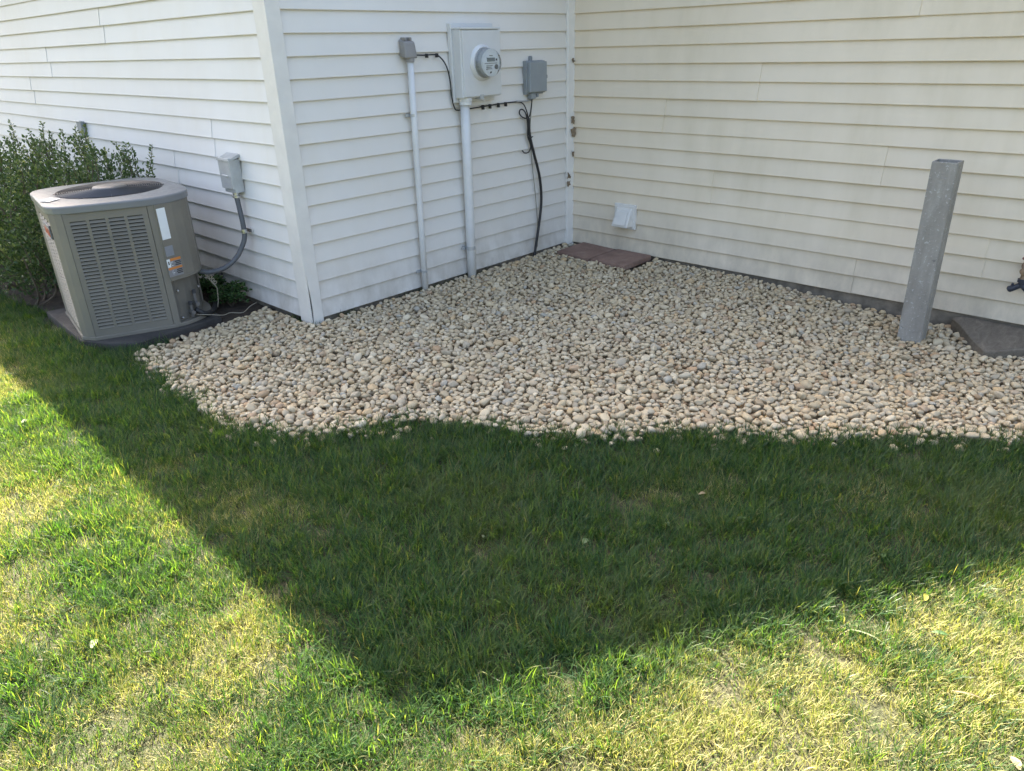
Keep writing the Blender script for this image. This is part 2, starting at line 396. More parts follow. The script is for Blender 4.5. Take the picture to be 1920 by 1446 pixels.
for vf in (box(-OW+.025, -OW+.2, .0251, 9.5, -.4, Z0+.004), box(-OW+.025, .2, .025, .2, -.4, Z0+.0045), box(.025, .2, -6.9, .0245, -.4, Z0+.004)):
    obj('foundation', vf, CONC, house)
# rear walls close the block
obj('wall', box(5.0, 5.12, -6.9, 9.4, -.2, 2.62), TRIM, house); obj('wall', box(-OW+.13, 4.99, 9.38, 9.5, -.2, 2.62), TRIM, house); obj('wall', box(.13, 4.99, -6.9, -6.78, -.2, 2.62), TRIM, house)
# gable over the middle wall
obj('gable', ([(-OW, .017, 2.60), (4.9, .017, 2.60), (1.2, .017, 4.52), (-OW, .12, 2.60), (4.9, .12, 2.60), (1.2, .12, 4.52)], [[0, 1, 2], [5, 4, 3], [0, 3, 4, 1], [1, 4, 5, 2], [2, 5, 3, 0]]), SID_M, house)
# outer corner post: two flanges, split open at the foot
pt = 2.60
fl = [(-OW-.009, .112, Z0-.018), (-OW-.009, -.009, Z0-.035), (-OW-.009, -.009, pt), (-OW-.009, .112, pt)]
flv = fl+[(x+.008, y, z) for x, y, z in fl]
cp = obj('corner_post', hexa([flv[0], flv[1], flv[5], flv[4], flv[3], flv[2], flv[6], flv[7]]), TRIM, house)
mf_l = [(0, pt), (0, .36), (.004, .28), (.010, .20), (.012, .12), (.006, Z0-.03)]
V = [(-OW-.0012+a_, -.0085, z) for a_, z in mf_l]+[(-OW+.077, -.0085, Z0-.035), (-OW+.077, -.0085, pt)]
n_ = len(V); V += [(x, y+.008, z) for x, y, z in V]
obj('corner_flange', (V, [list(range(n_))[::-1], list(range(n_, 2*n_))]+[[i, (i+1) % n_, n_+(i+1) % n_, n_+i] for i in range(n_)]), TRIM, house)
obj('corner_shade_fill', box(-OW, -OW+.06, -.0005, .06, Z0-.02, 2.6), DARK, house)  # black fill painted as the shade behind the split corner
# inside corner post
obj('inside_corner_post', prism([(-.062, .010), (-.062, -.004), (-.052, -.012), (-.016, -.020), (-.004, -.026), (.01, -.026), (.01, .010)], Z0-.02, 2.6), TRIM, house)
# roof with overhang
def slope(xa, za, xb, zb, y0, y1, th=.13):
    return hexa([(xa, y0, za-th), (xb, y0, zb-th), (xb, y1, zb-th), (xa, y1, za-th), (xa, y0, za), (xb, y0, zb), (xb, y1, zb), (xa, y1, za)])
PT = .512
rf = obj('roof', join(slope(-2.84, 2.6, 1.2, 2.6+PT*4.04, -.22, 9.7), slope(1.2, 2.6+PT*4.04, 5.24, 2.6, -.22, 9.7)), SHING, house)
obj('fascia', box(-2.862, -2.842, -.24, 9.7, 2.44, 2.602), SOFF, rf); obj('soffit', box(-2.841, -OW-.002, .02, 9.69, 2.452, 2.465), SOFF, rf)
rf2 = obj('roof', join(slope(-.3, 2.6, 2.7, 2.6+PT*3, -7.2, -.223), slope(2.7, 2.6+PT*3, 5.7, 2.6, -7.2, -.223)), SHING, house)
obj('fascia', box(-.322, -.302, -7.2, -.23, 2.44, 2.602), SOFF, rf2); obj('soffit', box(-.301, -.002, -7.19, -.23, 2.452, 2.465), SOFF, rf2)

# ------------------------------------------------------------------ pebbles
def ico(sub):
    bm = bmesh.new(); bmesh.ops.create_icosphere(bm, subdivisions=sub, radius=1); v = np.array([p.co[:] for p in bm.verts]); f = [[q.index for q in p.verts] for p in bm.faces]; bm.free(); return v, f
IV, IF = ico(3)
def pebble_mesh(i):
    r_ = random.Random(100+i); v = IV.copy()
    # rounded polyhedron: a few soft cutting planes plus a slow swell
    for _ in range(r_.randint(4, 8)):
        nrm = Vector((r_.gauss(0, 1), r_.gauss(0, 1), r_.gauss(0, 1))).normalized(); h = r_.uniform(.55, .86)
        d = v@np.array(nrm); over = np.maximum(0, d-h); v -= np.outer(over*.8, np.array(nrm))
    sd = r_.uniform(0, 50)
    w = np.array([1+.13*noise.noise(Vector(p)*1.1+Vector((sd, 0, 0)))+.05*noise.noise(Vector(p)*2.6+Vector((0, sd, 0))) for p in v]); v = v*w[:, None]
    v *= np.array([1.0+r_.uniform(0, .22), r_.uniform(.70, .94), r_.uniform(.54, .80)])
    me = bpy.data.meshes.new('pebble'); me.from_pydata(v.tolist(), [], IF); me.materials.append(PEB); me.polygons.foreach_set('use_smooth', [True]*len(me.polygons)); me.update(); return me
PM = [pebble_mesh(i) for i in range(14)]
def proj(p):
    d = Vector(p)-CAM; z = d.dot(fw); return 960+1367.7*d.dot(rt2)/z, 723-1367.7*d.dot(up2)/z, z
OBST = []   # (polygon) footprints that pebbles must not fill
POSTP = [(-.416, -2.747), (-.414, -2.871), (-.290, -2.869), (-.292, -2.745)]
PAVP = [(-.36, -.11), (-.36, -.86), (0, -.86), (0, -.11)]
SLABP = [(0, -2.95), (-.045, -2.93), (-.42, -3.183), (-.27, -3.345), (-.08, -3.56), (0, -3.6)]
def deposit():
    stones = []; cell = .06; gridd = {}; NC = 260000
    x = rng.uniform(-3.6, -.03, NC); y = rng.uniform(-4.6, .5, NC)
    bad = ~inpoly(x, y, BED) | inpoly(x, y, POSTP) | inpoly(x, y, SLABP) | inpoly(x, y, PAVP) | ((y > -.03) & (x > -OW-.03))
    x, y = x[~bad], y[~bad]; bz = bedz(x, y); C = list(zip(x.tolist(), y.tolist(), bz.tolist())); ci = 0
    def rad():
        u = random.random()
        return random.uniform(.0085, .0135) if u < .50 else random.uniform(.0135, .0195) if u < .89 else random.uniform(.0195, .028)
    while ci+5 < len(C) and len(stones) < 27000:
        r = rad(); best = None; h = r*.62
        for c in range(5):
            x, y, b0 = C[ci]; ci += 1; z = b0+h*.75; i0, j0 = int(x//cell), int(y//cell)
            for i in (i0-1, i0, i0+1):
                for j in (j0-1, j0, j0+1):
                    for (sx_, sy_, sz_, sr) in gridd.get((i, j), ()):
                        d2 = (x-sx_)**2+(y-sy_)**2; q = (r+sr)*.93
                        if d2 < q*q:
                            zz = sz_+.60*(r+sr)*math.sqrt(1-d2/(q*q))
                            if zz > z: z = zz
            if best is None or z-b0 < best[0]: best = (z-b0, x, y, z)
        if best[0] > .044: continue
        _, x, y, z = best
        stones.append((x, y, z, r)); gridd.setdefault((int(x//cell), int(y//cell)), []).append((x, y, z, r))
    return stones
stones = deposit()
# strays that rolled into the grass along the edge
for i in range(150):
    k = random.randrange(len(EDGE)-2); p = Vector(EDGE[k]).lerp(Vector(EDGE[k+1]), random.random()); d = Vector((-1, -1)).normalized()
    p = p+d*abs(random.gauss(0, .045)); r = random.uniform(.009, .019); stones.append((p.x, p.y, float(gz(p.x, p.y))+r*.45, r))
info = []
for i, (x, y, z, r) in enumerate(stones):
    u, v, dpt = proj((x, y, z)); inside = -20 < u < 1940 and v < 1446
    top = z-float(bedz(x, y))
    info.append((r/dpt*(1 if inside else 0)*(1 if top > .022 else .3), i))
info.sort(reverse=True); chosen = {i for _, i in info[:300]}
def stone_rot(): return (random.gauss(0, .32), random.gauss(0, .32), random.uniform(0, 6.28))
pos, rots, scl, idx = [], [], [], []
for i, (x, y, z, r) in enumerate(stones):
    e = stone_rot(); k = random.randrange(len(PM)); s = r*1.13
    if i in chosen:
        o = bpy.data.objects.new('pebble', PM[k]); COL.objects.link(o); o.parent = bed
        o.location = Vector((x, y, z))-WORLD[bed]; o.rotation_euler = e; o.scale = (s, s, s)
    else:
        pos.append((x, y, z)); rots.append(e); scl.append((s, s, s)); idx.append(k)

def scatter(name, pos, rots, scl, idx, protos, parent=None):
    me = bpy.data.meshes.new(name); me.from_pydata(pos, [], []); me.update()
    a = me.attributes.new('rot', 'FLOAT_VECTOR', 'POINT'); a.data.foreach_set('vector', np.array(rots, dtype=np.float32).ravel())
    a = me.attributes.new('scl', 'FLOAT_VECTOR', 'POINT'); a.data.foreach_set('vector', np.array(scl, dtype=np.float32).ravel())
    a = me.attributes.new('idx', 'INT', 'POINT'); a.data.foreach_set('value', np.array(idx, dtype=np.int32))
    o = bpy.data.objects.new(name, me); COL.objects.link(o)
    if parent: o.parent = parent; o.location = -WORLD[parent]
    ng = bpy.data.node_groups.new(name, 'GeometryNodeTree')
    ng.interface.new_socket('Geometry', in_out='INPUT', socket_type='NodeSocketGeometry'); ng.interface.new_socket('Geometry', in_out='OUTPUT', socket_type='NodeSocketGeometry')
    n = ng.nodes; L = ng.links
    gi = n.new('NodeGroupInput'); go = n.new('NodeGroupOutput'); ip = n.new('GeometryNodeInstanceOnPoints'); g2i = n.new('GeometryNodeGeometryToInstance')
    for pm in reversed(protos):
        po = bpy.data.objects.new(name+'_shape', pm)
        oi = n.new('GeometryNodeObjectInfo'); oi.inputs['Object'].default_value = po; oi.inputs['As Instance'].default_value = False
        L.new(oi.outputs['Geometry'], g2i.inputs[0])
    def na(nm, ty):
        q = n.new('GeometryNodeInputNamedAttribute'); q.data_type = ty; q.inputs[0].default_value = nm
        return [s for s in q.outputs if s.enabled and s.name == 'Attribute'][0]
    L.new(gi.outputs[0], ip.inputs['Points']); L.new(g2i.outputs[0], ip.inputs['Instance']); ip.inputs['Pick Instance'].default_value = True
    L.new(na('idx', 'INT'), ip.inputs['Instance Index']); L.new(na('rot', 'FLOAT_VECTOR'), ip.inputs['Rotation']); L.new(na('scl', 'FLOAT_VECTOR'), ip.inputs['Scale'])
    L.new(ip.outputs[0], go.inputs[0])
    md = o.modifiers.new('scatter', 'NODES'); md.node_group = ng
    return o
gp = scatter('pebbles', pos, rots, scl, idx, PM, bed); tag(gp, kind='stuff')

# ------------------------------------------------------------------ grass
def tuft(i, dry, nb, lmin, lmax, spread, lean, mat, w0=.0006, w1=.0013, sd=.28):
    r_ = random.Random(500+i); V, F, T = [], [], []
    comb = r_.uniform(0, 6.28)
    for _ in range(nb):
        a = r_.uniform(0, 6.283); d = spread*math.sqrt(r_.random()); bx_, by_ = d*math.cos(a), d*math.sin(a)
        L = r_.uniform(lmin, lmax); w = r_.uniform(w0, w1); th = a+r_.gauss(0, .8) if r_.random() < .5 else comb+r_.gauss(0, .7)
        ln = abs(r_.gauss(lean, sd)); cv = r_.uniform(.15, .75); px, py = -math.sin(th), math.cos(th)
        x, z = 0, -.004; ang = ln*.5; k0 = len(V); tw = r_.uniform(-.5, .5)
        for j in range(4):
            ww = w*(1, .95, .7, .05)[j]
            qx, qy = px*math.cos(tw), py*math.cos(tw)
            cx, cy = bx_+x*math.cos(th), by_+x*math.sin(th)
            V += [(cx-qx*ww, cy-qy*ww, z-ww*math.sin(tw)), (cx+qx*ww, cy+qy*ww, z+ww*math.sin(tw))]
            x += L/3*math.sin(ang); z += L/3*math.cos(ang); z = max(z, .002); ang += cv*.45
        for j in range(3): F.append([k0+2*j, k0+2*j+1, k0+2*j+3, k0+2*j+2])
        tv = r_.random(); tv = tv*.86 if r_.random() > dry else .86+.14*tv
        T += [tv]*3
    me = bpy.data.meshes.new('grass_tuft'); me.from_pydata(V, [], F); me.update(); me.materials.append(mat)
    a = me.attributes.new('tint', 'FLOAT', 'FACE'); a.data.foreach_set('value', T)
    me.polygons.foreach_set('use_smooth', [True]*len(F)); return me
TG = [tuft(i, .06, 34, .034, .074, .045, .95, GRASS, .0008, .0017, .42) for i in range(8)]          # lush, carries the shaded lawn's tone
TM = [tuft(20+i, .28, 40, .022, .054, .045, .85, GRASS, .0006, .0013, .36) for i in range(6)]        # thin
TS = [tuft(40+i, .3, 46, .016, .042, .05, .85, STRAW_SUN, .0005, .0011, .35) for i in range(6)]         # straw, also carries the sunlit lawn's tone
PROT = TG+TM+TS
PADP = [(-3.59, .78), (-3.50, .61), (-3.40, .47), (-2.80, .50), (-2.68, 1.55), (-3.60, 1.62)]
gpos, grot, gscl, gidx = [], [], [], []
def lawn_ok(x, y):
    bad = inpoly(x, y, BED) | inpoly(x, y, SOILP) | inpoly(x, y, PADP) | ((x > -OW-.02) & (y > -.02)) | (x > -.02)
    d = edge_dist(x, y, BED)
    return ~bad | (inpoly(x, y, BED) & (d < .035) & (x < -1.0) & (y < .3) & ~inpoly(x, y, PADP))
def fillgrass(x0, x1, y0, y1, per_m2):
    n = int((x1-x0)*(y1-y0)*per_m2); x = rng.uniform(x0, x1, n); y = rng.uniform(y0, y1, n)
    ok = lawn_ok(x, y); x, y = x[ok], y[ok]; z = gz(x, y)-.004
    dE = edge_dist(x, y, BED)
    for a, b_, c, de in zip(x.tolist(), y.tolist(), z.tolist(), dE.tolist()):
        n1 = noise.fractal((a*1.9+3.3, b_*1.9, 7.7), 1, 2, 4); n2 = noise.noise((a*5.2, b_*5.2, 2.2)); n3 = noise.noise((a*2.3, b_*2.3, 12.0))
        # roof shadow painted by tuft colour: greener inside it, paler in sun, plus dry patches
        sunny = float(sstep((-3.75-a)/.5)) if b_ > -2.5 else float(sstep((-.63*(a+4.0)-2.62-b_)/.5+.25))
        dry_sun = n1*.95+n2*.25+.80*sunny-.44-.4*max(0, 1-de/.35)
        ps = .82*float(sstep((dry_sun+.12)/.85)); pm = .25+.6*float(sstep((dry_sun+.45)/.7)); q = random.random()
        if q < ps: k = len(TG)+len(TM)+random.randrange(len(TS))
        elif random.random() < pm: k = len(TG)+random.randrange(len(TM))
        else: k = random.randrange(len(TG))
        s = (.85+.3*random.random())*(1+.22*n3)
        if de < .1: s *= 1.12
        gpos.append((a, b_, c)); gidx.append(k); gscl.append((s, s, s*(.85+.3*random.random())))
        grot.append((random.gauss(0, .12), random.gauss(0, .12), random.uniform(0, 6.28)))
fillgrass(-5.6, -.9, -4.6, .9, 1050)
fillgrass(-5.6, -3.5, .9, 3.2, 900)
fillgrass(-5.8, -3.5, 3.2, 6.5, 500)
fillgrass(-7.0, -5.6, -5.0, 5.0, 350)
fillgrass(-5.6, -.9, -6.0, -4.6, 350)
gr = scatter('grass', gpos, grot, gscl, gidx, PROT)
tag(gr, 'mown lawn grass, tinted deeper green in the house shade and paler in the sun, with dry straw patches', 'grass', kind='stuff')
print('stones', len(stones), 'tufts', len(gpos))

# ------------------------------------------------------------------ air conditioner
pad = obj('equipment_pad', bevel(prism([(-3.605, .80), (-3.52, .63), (-3.40, .50), (-2.86, .54), (-2.70, 1.50), (-3.56, 1.58)], -.03, .048), .008), PADM)
tag(pad, 'flat black plastic pad under the air conditioner', 'equipment pad')
ZB, ZT = .048, .79
F0 = Vector((-3.565, .735)); F1 = Vector((-3.165, .585))
L0 = Vector((-3.608, .815)); L1 = Vector((-3.522, 1.31))
curve = [(-3.160, .583), (-3.09, .578), (-3.02, .592), (-2.955, .622), (-2.90, .668), (-2.862, .725), (-2.838, .80), (-2.822, .90)]
back = [(-2.79, 1.22), (-2.81, 1.36), (-2.87, 1.43), (-2.96, 1.46), (-3.38, 1.50), (-3.46, 1.47), (-3.51, 1.40)]
CAB = [tuple(F0), tuple(F1)]+curve[1:]+back+[tuple(L1), tuple(L0)]
CEN = Vector((-3.18, 1.02))
def inset(poly, d):
    out = []; n = len(poly)
    for i in range(n):
        p = Vector(poly[i]); a = Vector(poly[i-1]); c = Vector(poly[(i+1) % n])
        e1 = (p-a).normalized(); e2 = (c-p).normalized(); n1 = Vector((-e1.y, e1.x)); n2 = Vector((-e2.y, e2.x))
        b_ = (n1+n2); b_ = b_/max(.3, b_.length_squared)*2 if b_.length > .1 else n1
        out.append(tuple(p+b_*d*.5*1.0 if False else p+b_.normalized()*d/max(.5, b_.normalized().dot(n1))))
    return out
ac = thing('air_conditioner', 'taupe louvred outdoor air conditioner with round fan grille on top', 'air conditioner', (CEN.x, CEN.y, ZB))
obj('cabinet_shade_core', prism(inset(CAB, .062), ZB+.004, ZT), DARK, ac)  # dark block stands in for the shade behind the louvres
obj('base_pan', bevel(prism(inset(CAB, -.006), ZB, ZB+.022), .004), ACP, ac)
def strip(pts, z0, z1, th):     # vertical sheet following a polyline, thickness inwards (to the left of travel)
    n = len(pts); P = [Vector(p) for p in pts]; Q = []
    for i in range(n):
        d = (P[min(i+1, n-1)]-P[max(i-1, 0)]).normalized(); Q.append(P[i]+Vector((-d.y, d.x))*th)
    V = [(p.x, p.y, z) for z in (z0, z1) for p in P]+[(p.x, p.y, z) for z in (z0, z1) for p in Q]; F = []
    for i in range(n-1):
        F += [[i, i+1, n+i+1, n+i], [2*n+i+1, 2*n+i, 3*n+i, 3*n+i+1], [n+i, n+i+1, 3*n+i+1, 3*n+i], [i+1, i, 2*n+i, 2*n+i+1]]
    F += [[0, n, 3*n, 2*n], [n-1, 3*n-1, 4*n-1, 2*n-1]]
    return V, F
def louvre_panel(A, B, z0, z1, cols, mx, gap, rows, zl0, zl1):
    A = Vector(A); B = Vector(B); Ln = (B-A).length; u = (B-A)/Ln; nrm = Vector((u.y, -u.x))
    def P(s, o, z): p = A+u*s+nrm*o; return (p.x, p.y, z)
    def slab(s0, s1, o0, o1, za, zb): return hexa([P(s0, o1, za), P(s1, o1, za), P(s1, o0, za), P(s0, o0, za), P(s0, o1, zb), P(s1, o1, zb), P(s1, o0, zb), P(s0, o0, zb)])
    cw = (Ln-2*mx-(cols-1)*gap)/cols; parts = [slab(.003, mx, -.006, 0, z0, z1), slab(Ln-mx, Ln-.0015, -.006, 0, z0, z1)]
    for i in range(cols-1):
        s = mx+cw*(i+1)+gap*i; parts.append(slab(s, s+gap, -.006, 0, zl0, zl1))
    parts += [slab(mx, Ln-mx, -.006, 0, z0, zl0), slab(mx, Ln-mx, -.006, 0, zl1, z1)]
    pan = obj('louvre_panel', join(*parts), ACP, ac); pt_ = (zl1-zl0)/rows; first = None
    for c in range(cols):
        s0 = mx+(cw+gap)*c
        for r_ in range(rows):
            zc = zl0+pt_*(r_+.5)
            if first is None:
                a, b_ = s0-.001, s0+cw+.001; zt, zb_ = zc+pt_*.28, zc-pt_*.42
                first = obj('louvre', hexa([P(a, .0035, zb_), P(b_, .0035, zb_), P(b_, .0005, zb_-.0005), P(a, .0005, zb_-.0005), P(a, -.0085, zt), P(b_, -.0085, zt), P(b_, -.0105, zt-.0005), P(a, -.0105, zt-.0005)]), ACP, pan)
                base_c = WORLD[first].copy(); z_first = zc; s_first = s0
            else:
                d = u*(s0-s_first); same(first, 'louvre', base_c+Vector((d.x, d.y, zc-z_first)), pan)
    return pan
louvre_panel(F0, F1, ZB+.02, ZT-.004, 4, .030, .017, 31, .112, .742)
lp = louvre_panel(L1, L0, ZB+.02, ZT-.004, 4, .030, .017, 31, .112, .735)
obj('corner_trim', strip([tuple(L0), (-3.592, .772), tuple(F0)], ZB+.02, ZT-.002, .012), ACP, ac, smooth=False)
obj('side_panel', strip(curve[-1:]+back+[tuple(L1)], ZB+.02, ZT-.002, .012), ACP, ac)
obj('seam_trim', strip([tuple(F1+Vector((.001, -.001))), (-3.128, .574)], ZB+.02, ZT-.002, .014), ACP, ac)
cov = [(-3.126, .568)]+curve[1:]
cv = obj('control_cover', strip([(x-.004, y-.006) for x, y in cov], .345, ZT-.002, .012), ACP, ac, smooth=False)
obj('cover_lip', strip([(x-.002, y-.008) for x, y in cov], .338, .352, .05), ACP, ac)
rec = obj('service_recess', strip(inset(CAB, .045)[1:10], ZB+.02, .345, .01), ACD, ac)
# badge on the side louvres, in the slot of the left face
u = (L0-L1).normalized(); nr = Vector((u.y, -u.x))
def facepatch(A, u2, n2, s0, s1, z0, z1, o0, o1):
    f = lambda s, o, z: (A.x+u2.x*s+n2.x*o, A.y+u2.y*s+n2.y*o, z)
    return hexa([f(s0, o1, z0), f(s1, o1, z0), f(s1, o0, z0), f(s0, o0, z0), f(s0, o1, z1), f(s1, o1, z1), f(s1, o0, z1), f(s0, o0, z1)])
Lb = (L0-L1).length
bd = obj('badge', bevel(facepatch(L1, u, nr, Lb-.26, Lb-.05, .640, .715, .004, .010), .006), LGREY, ac)
obj('badge_face', facepatch(L1, u, nr, Lb-.25, Lb-.06, .648, .690, .0101, .0115), RED, bd)
# labels on the cover
def covpt(i): return Vector(cov[i])+Vector((-.004, -.006))
A = covpt(0); u2 = (covpt(1)-covpt(0)).normalized(); B0, B1 = covpt(1), covpt(2); u3 = (B1-B0).normalized(); n3 = Vector((u3.y, -u3.x)); n2 = Vector((u2.y, -u2.x))
st = obj('label', facepatch(A, u2, n2, .004, .075, .585, .765, .0008, .0018), WHITE, ac, label='blank white paper label')
obj('label', facepatch(A, u2, n2, .004, .066, .485, .545, .0008, .0016), PALE, ac)
wl2 = join(facepatch(A, u2, n2, .000, (B0-A).length, .365, .485, .0010, .0018))
lab = obj('label', join(facepatch(A, u2, n2, -.004, (B0-A).length+.001, .362, .470, .0010, .0018), facepatch(B0, u3, n3, -.001, .055, .362, .470, .0010, .0018)), LGREY, ac, label='warning label with orange bars and small print')
LA = (B0-A).length
for za, zb2, sa in ((.455, .470, .020), (.405, .418, -.003)): obj('label_bar', join(facepatch(A, u2, n2, sa, LA+.001, za, zb2, .0019, .0023), facepatch(B0, u3, n3, -.001, .055, za, zb2, .0019, .0023)), ORNG, lab)
obj('label_print', facepatch(A, u2, n2, -.003, .019, .420, .469, .0019, .0023), WHITE, lab)
obj('label_print', join(facepatch(A, u2, n2, .004, .012, .436, .456, .0024, .0027), *[facepatch(B0, u3, n3, .012+.004*(i % 2), .052, z, z+.006, .0019, .0023) for i, z in enumerate((.444, .434, .424, .394, .384, .374))]), INK, lab)['kind'] = 'stuff'
obj('label_print', join(*[facepatch(A, u2, n2, .024, LA-.002-.008*(i % 3), z, z+.003, .0019, .0022) for i, z in enumerate((.447, .440, .433, .426, .396, .389, .382, .375))]), WHITE, lab)['kind'] = 'stuff'
# lid with rounded rim and a round opening
LID = inset(CAB, -.011); nL = 72
def resample(poly, n):
    P = [Vector(p) for p in poly]; L = [0]
    for i in range(len(P)): L.append(L[-1]+(P[(i+1) % len(P)]-P[i]).length)
    out = []
    for k in range(n):
        s = L[-1]*k/n
        for i in range(len(P)):
            if L[i] <= s < L[i+1]: out.append(P[i].lerp(P[(i+1) % len(P)], (s-L[i])/(L[i+1]-L[i]))); break
    return out
LP = resample(LID, nL)
LP = [sum((LP[(i+j) % nL] for j in (-1, 0, 1)), Vector((0, 0)))/3 for i in range(nL)]
FC = Vector((-3.185, 1.03)); FR = .29
ringsV = []
def lring(sc, z): ringsV.append([(FC.x+(p.x-FC.x)*sc, FC.y+(p.y-FC.y)*sc, z) for p in LP])
lring(.97, ZT-.004); lring(.995, ZT-.004); lring(1, ZT); lring(1.004, ZT+.030); lring(.999, ZT+.036); lring(.988, ZT+.0395); lring(.96, ZT+.0415)
def circ(r, z): ringsV.append([(FC.x+r*math.cos(math.atan2(p.y-FC.y, p.x-FC.x)), FC.y+r*math.sin(math.atan2(p.y-FC.y, p.x-FC.x)), z) for p in LP])
circ(FR+.03, ZT+.047); circ(FR+.008, ZT+.048); circ(FR, ZT+.046); circ(FR-.004, ZT-.02)
V = [p for r_ in ringsV for p in r_]; F = []
for i in range(len(ringsV)-1):
    for k in range(nL): F.append([i*nL+k, i*nL+(k+1) % nL, (i+1)*nL+(k+1) % nL, (i+1)*nL+k])
lid = obj('lid', (V, F), ACT, ac, smooth=True); lid.data.set_sharp_from_angle(angle=R(20))
obj('fan_well_shade', prism([(FC.x+(FR-.006)*math.cos(a), FC.y+(FR-.006)*math.sin(a)) for a in np.linspace(0, 2*math.pi, 40, endpoint=False)], ZT+.0005, ZT+.004), DARK, lid)  # black disc painted as the shade below the fan
def ring(c, r, z, rw, n=56, seg=5):
    V, F = [], []
    for i in range(n):
        a = 2*math.pi*i/n
        for k in range(seg):
            b_ = 2*math.pi*k/seg; rr = r+rw*math.cos(b_); V.append((c.x+rr*math.cos(a), c.y+rr*math.sin(a), z+rw*math.sin(b_)))
    for i in range(n):
        for k in range(seg): F.append([i*seg+k, ((i+1) % n)*seg+k, ((i+1) % n)*seg+(k+1) % seg, i*seg+(k+1) % seg])
    return V, F
gparts = [ring(FC, r_, ZT+.051+.012*(1-(r_/FR)**2), .0027) for r_ in np.linspace(.095, FR, 17)]
for i in range(12):
    a = 2*math.pi*i/12+.2
    gparts.append(tube([(FC.x+r_*math.cos(a), FC.y+r_*math.sin(a), ZT+.0495+.012*(1-(r_/FR)**2)) for r_ in np.linspace(.06, FR+.012, 6)], .0028, 5))
gl_ = obj('fan_grille', join(*gparts), WIRE, lid)
obj('motor_cap', lathe((FC.x, FC.y, ZT+.045), (0, 0, 1), [(0, .092), (.018, .095), (.026, .088), (.031, .05), (.032, .004)], 32), HUB, lid, smooth=True)
for i in range(4):
    a0 = i*math.pi/2; blade = []
    for j, r_ in enumerate((.05, .15, .26)):
        for s_, dz in ((-.16, -.012), (.30, .012)):
            blade.append((FC.x+r_*math.cos(a0+s_), FC.y+r_*math.sin(a0+s_), ZT+.022+dz))
    obj('fan_blade', (blade+[(x, y, z-.002) for x, y, z in blade], [[0, 2, 3, 1], [2, 4, 5, 3], [7, 9, 8, 6], [9, 11, 10, 8], [0, 1, 7, 6], [4, 10, 11, 5], [0, 6, 8, 2], [2, 8, 10, 4], [1, 3, 9, 7], [3, 5, 11, 9]]), HUB, lid)
sd = Vector((-3.565, .93)); du = Vector((.5, .20)).normalized(); dn = Vector((-du.y, du.x))
LA_ = Vector((-3.560, .90)); 
stv = [(LA_.x+du.x*a+dn.x*b_, LA_.y+du.y*a+dn.y*b_, ZT+.0475+z+.005*a/.1) for z in (0, .0012) for a, b_ in ((0, 0), (.075, 0), (.075, .085), (0, .085))]
obj('label', hexa(stv), WHITE, lid, label='small white paper label on the lid')
# valves at the foot of the recess
for (vx, vy, vz, h) in ((-3.03, .618, .11, .05), (-2.985, .640, .15, .07)):
    va = obj('service_valve', join(tube([(vx, vy+.03, vz), (vx, vy-.035, vz)], .013, 8), tube([(vx, vy-.01, vz-.03), (vx, vy-.01, vz+h)], .010, 8)), HUB, ac)
    obj('valve_cap', lathe((vx, vy-.01, vz+h-.004), (0, 0, 1), [(0, .013), (.018, .013), (.022, .008)], 10), WIRE, va)
for (x, y, z) in ((-3.085, .608, .26), (-2.93, .67, .24), (-3.09, .607, .09)): obj('screw', lathe((x, y+.01, z), (-.3, -1, 0), [(0, .006), (.02, .006), (.022, .003)], 8), STEEL, ac)
ln = obj('refrigerant_line', tube(smoothpath([(-2.985, .61, .115), (-2.93, .60, .075), (-2.83, .70, .055), (-2.70, .92, .06), (-2.60, 1.10, .10), (-2.53, 1.14, .14)]), .017, 10), CABLE, smooth=True)
tag(ln, 'black insulated refrigerant line running from air conditioner to wall', 'pipe')
cl = [(-2.875, .735, .335), (-2.86, .715, .325), (-2.84, .70, .31)]
for i in range(40):
    a = i*.72; s_ = i/39; cl.append((-2.835+.045*s_+.012*math.cos(a), .70-.015*s_, .305-.085*s_+.014*math.sin(a)))
cl += [(-2.788, .684, .19), (-2.792, .69, .12), (-2.80, .70, .062)]
tag(obj('control_wire', tube(smoothpath(cl, 3), .0032, 6), WIREB, smooth=True), 'coiled beige low-voltage wire hanging beside the air conditioner', 'wire')
tag(obj('ground_wire', tube(smoothpath([(-2.99, .60, .085), (-2.92, .55, .075), (-2.85, .53, .058), (-2.79, .56, .05), (-2.72, .53, .04), (-2.64, .58, .05), (-2.57, .62, .05)]), .0026, 6), WIREB, smooth=True), 'thin beige wire lying between air conditioner pad and wall', 'wire')

ac.location = ac.location+Vector((.018, -.012, 0))
# disconnect box on the left wall
XF = -OW-.07
ds = thing('disconnect_box', 'small galvanised electrical disconnect box on the siding beside the air conditioner', 'electrical box', (-OW, .635, .77))
obj('box_body', rbox(-OW-.060, -OW+.004, .572, .70, .775, .975, .003), GALV, ds)
cvr = obj('box_cover', rbox(XF-.004, XF+.012, .566, .706, .80, .985, .003), GALV, ds)
obj('cover_handle', rbox(XF-.010, XF-.003, .60, .67, .872, .884, .002), GALV, cvr)
obj('cover_cap', ([(-OW, .56, 1.005), (-OW, .712, 1.005), (XF-.008, .712, .975), (XF-.008, .56, .975), (-OW, .56, .985), (-OW, .712, .985), (XF-.008, .712, .968), (XF-.008, .56, .968)], [[0, 3, 2, 1], [4, 5, 6, 7], [0, 1, 5, 4], [1, 2, 6, 5], [2, 3, 7, 6], [3, 0, 4, 7]]), GALV, ds)
obj('connector', lathe((-OW-.035, .62, .778), (0, 0, -1), [(0, .020), (.022, .020), (.024, .024), (.036, .024)], 14), STEEL, ds, smooth=False)
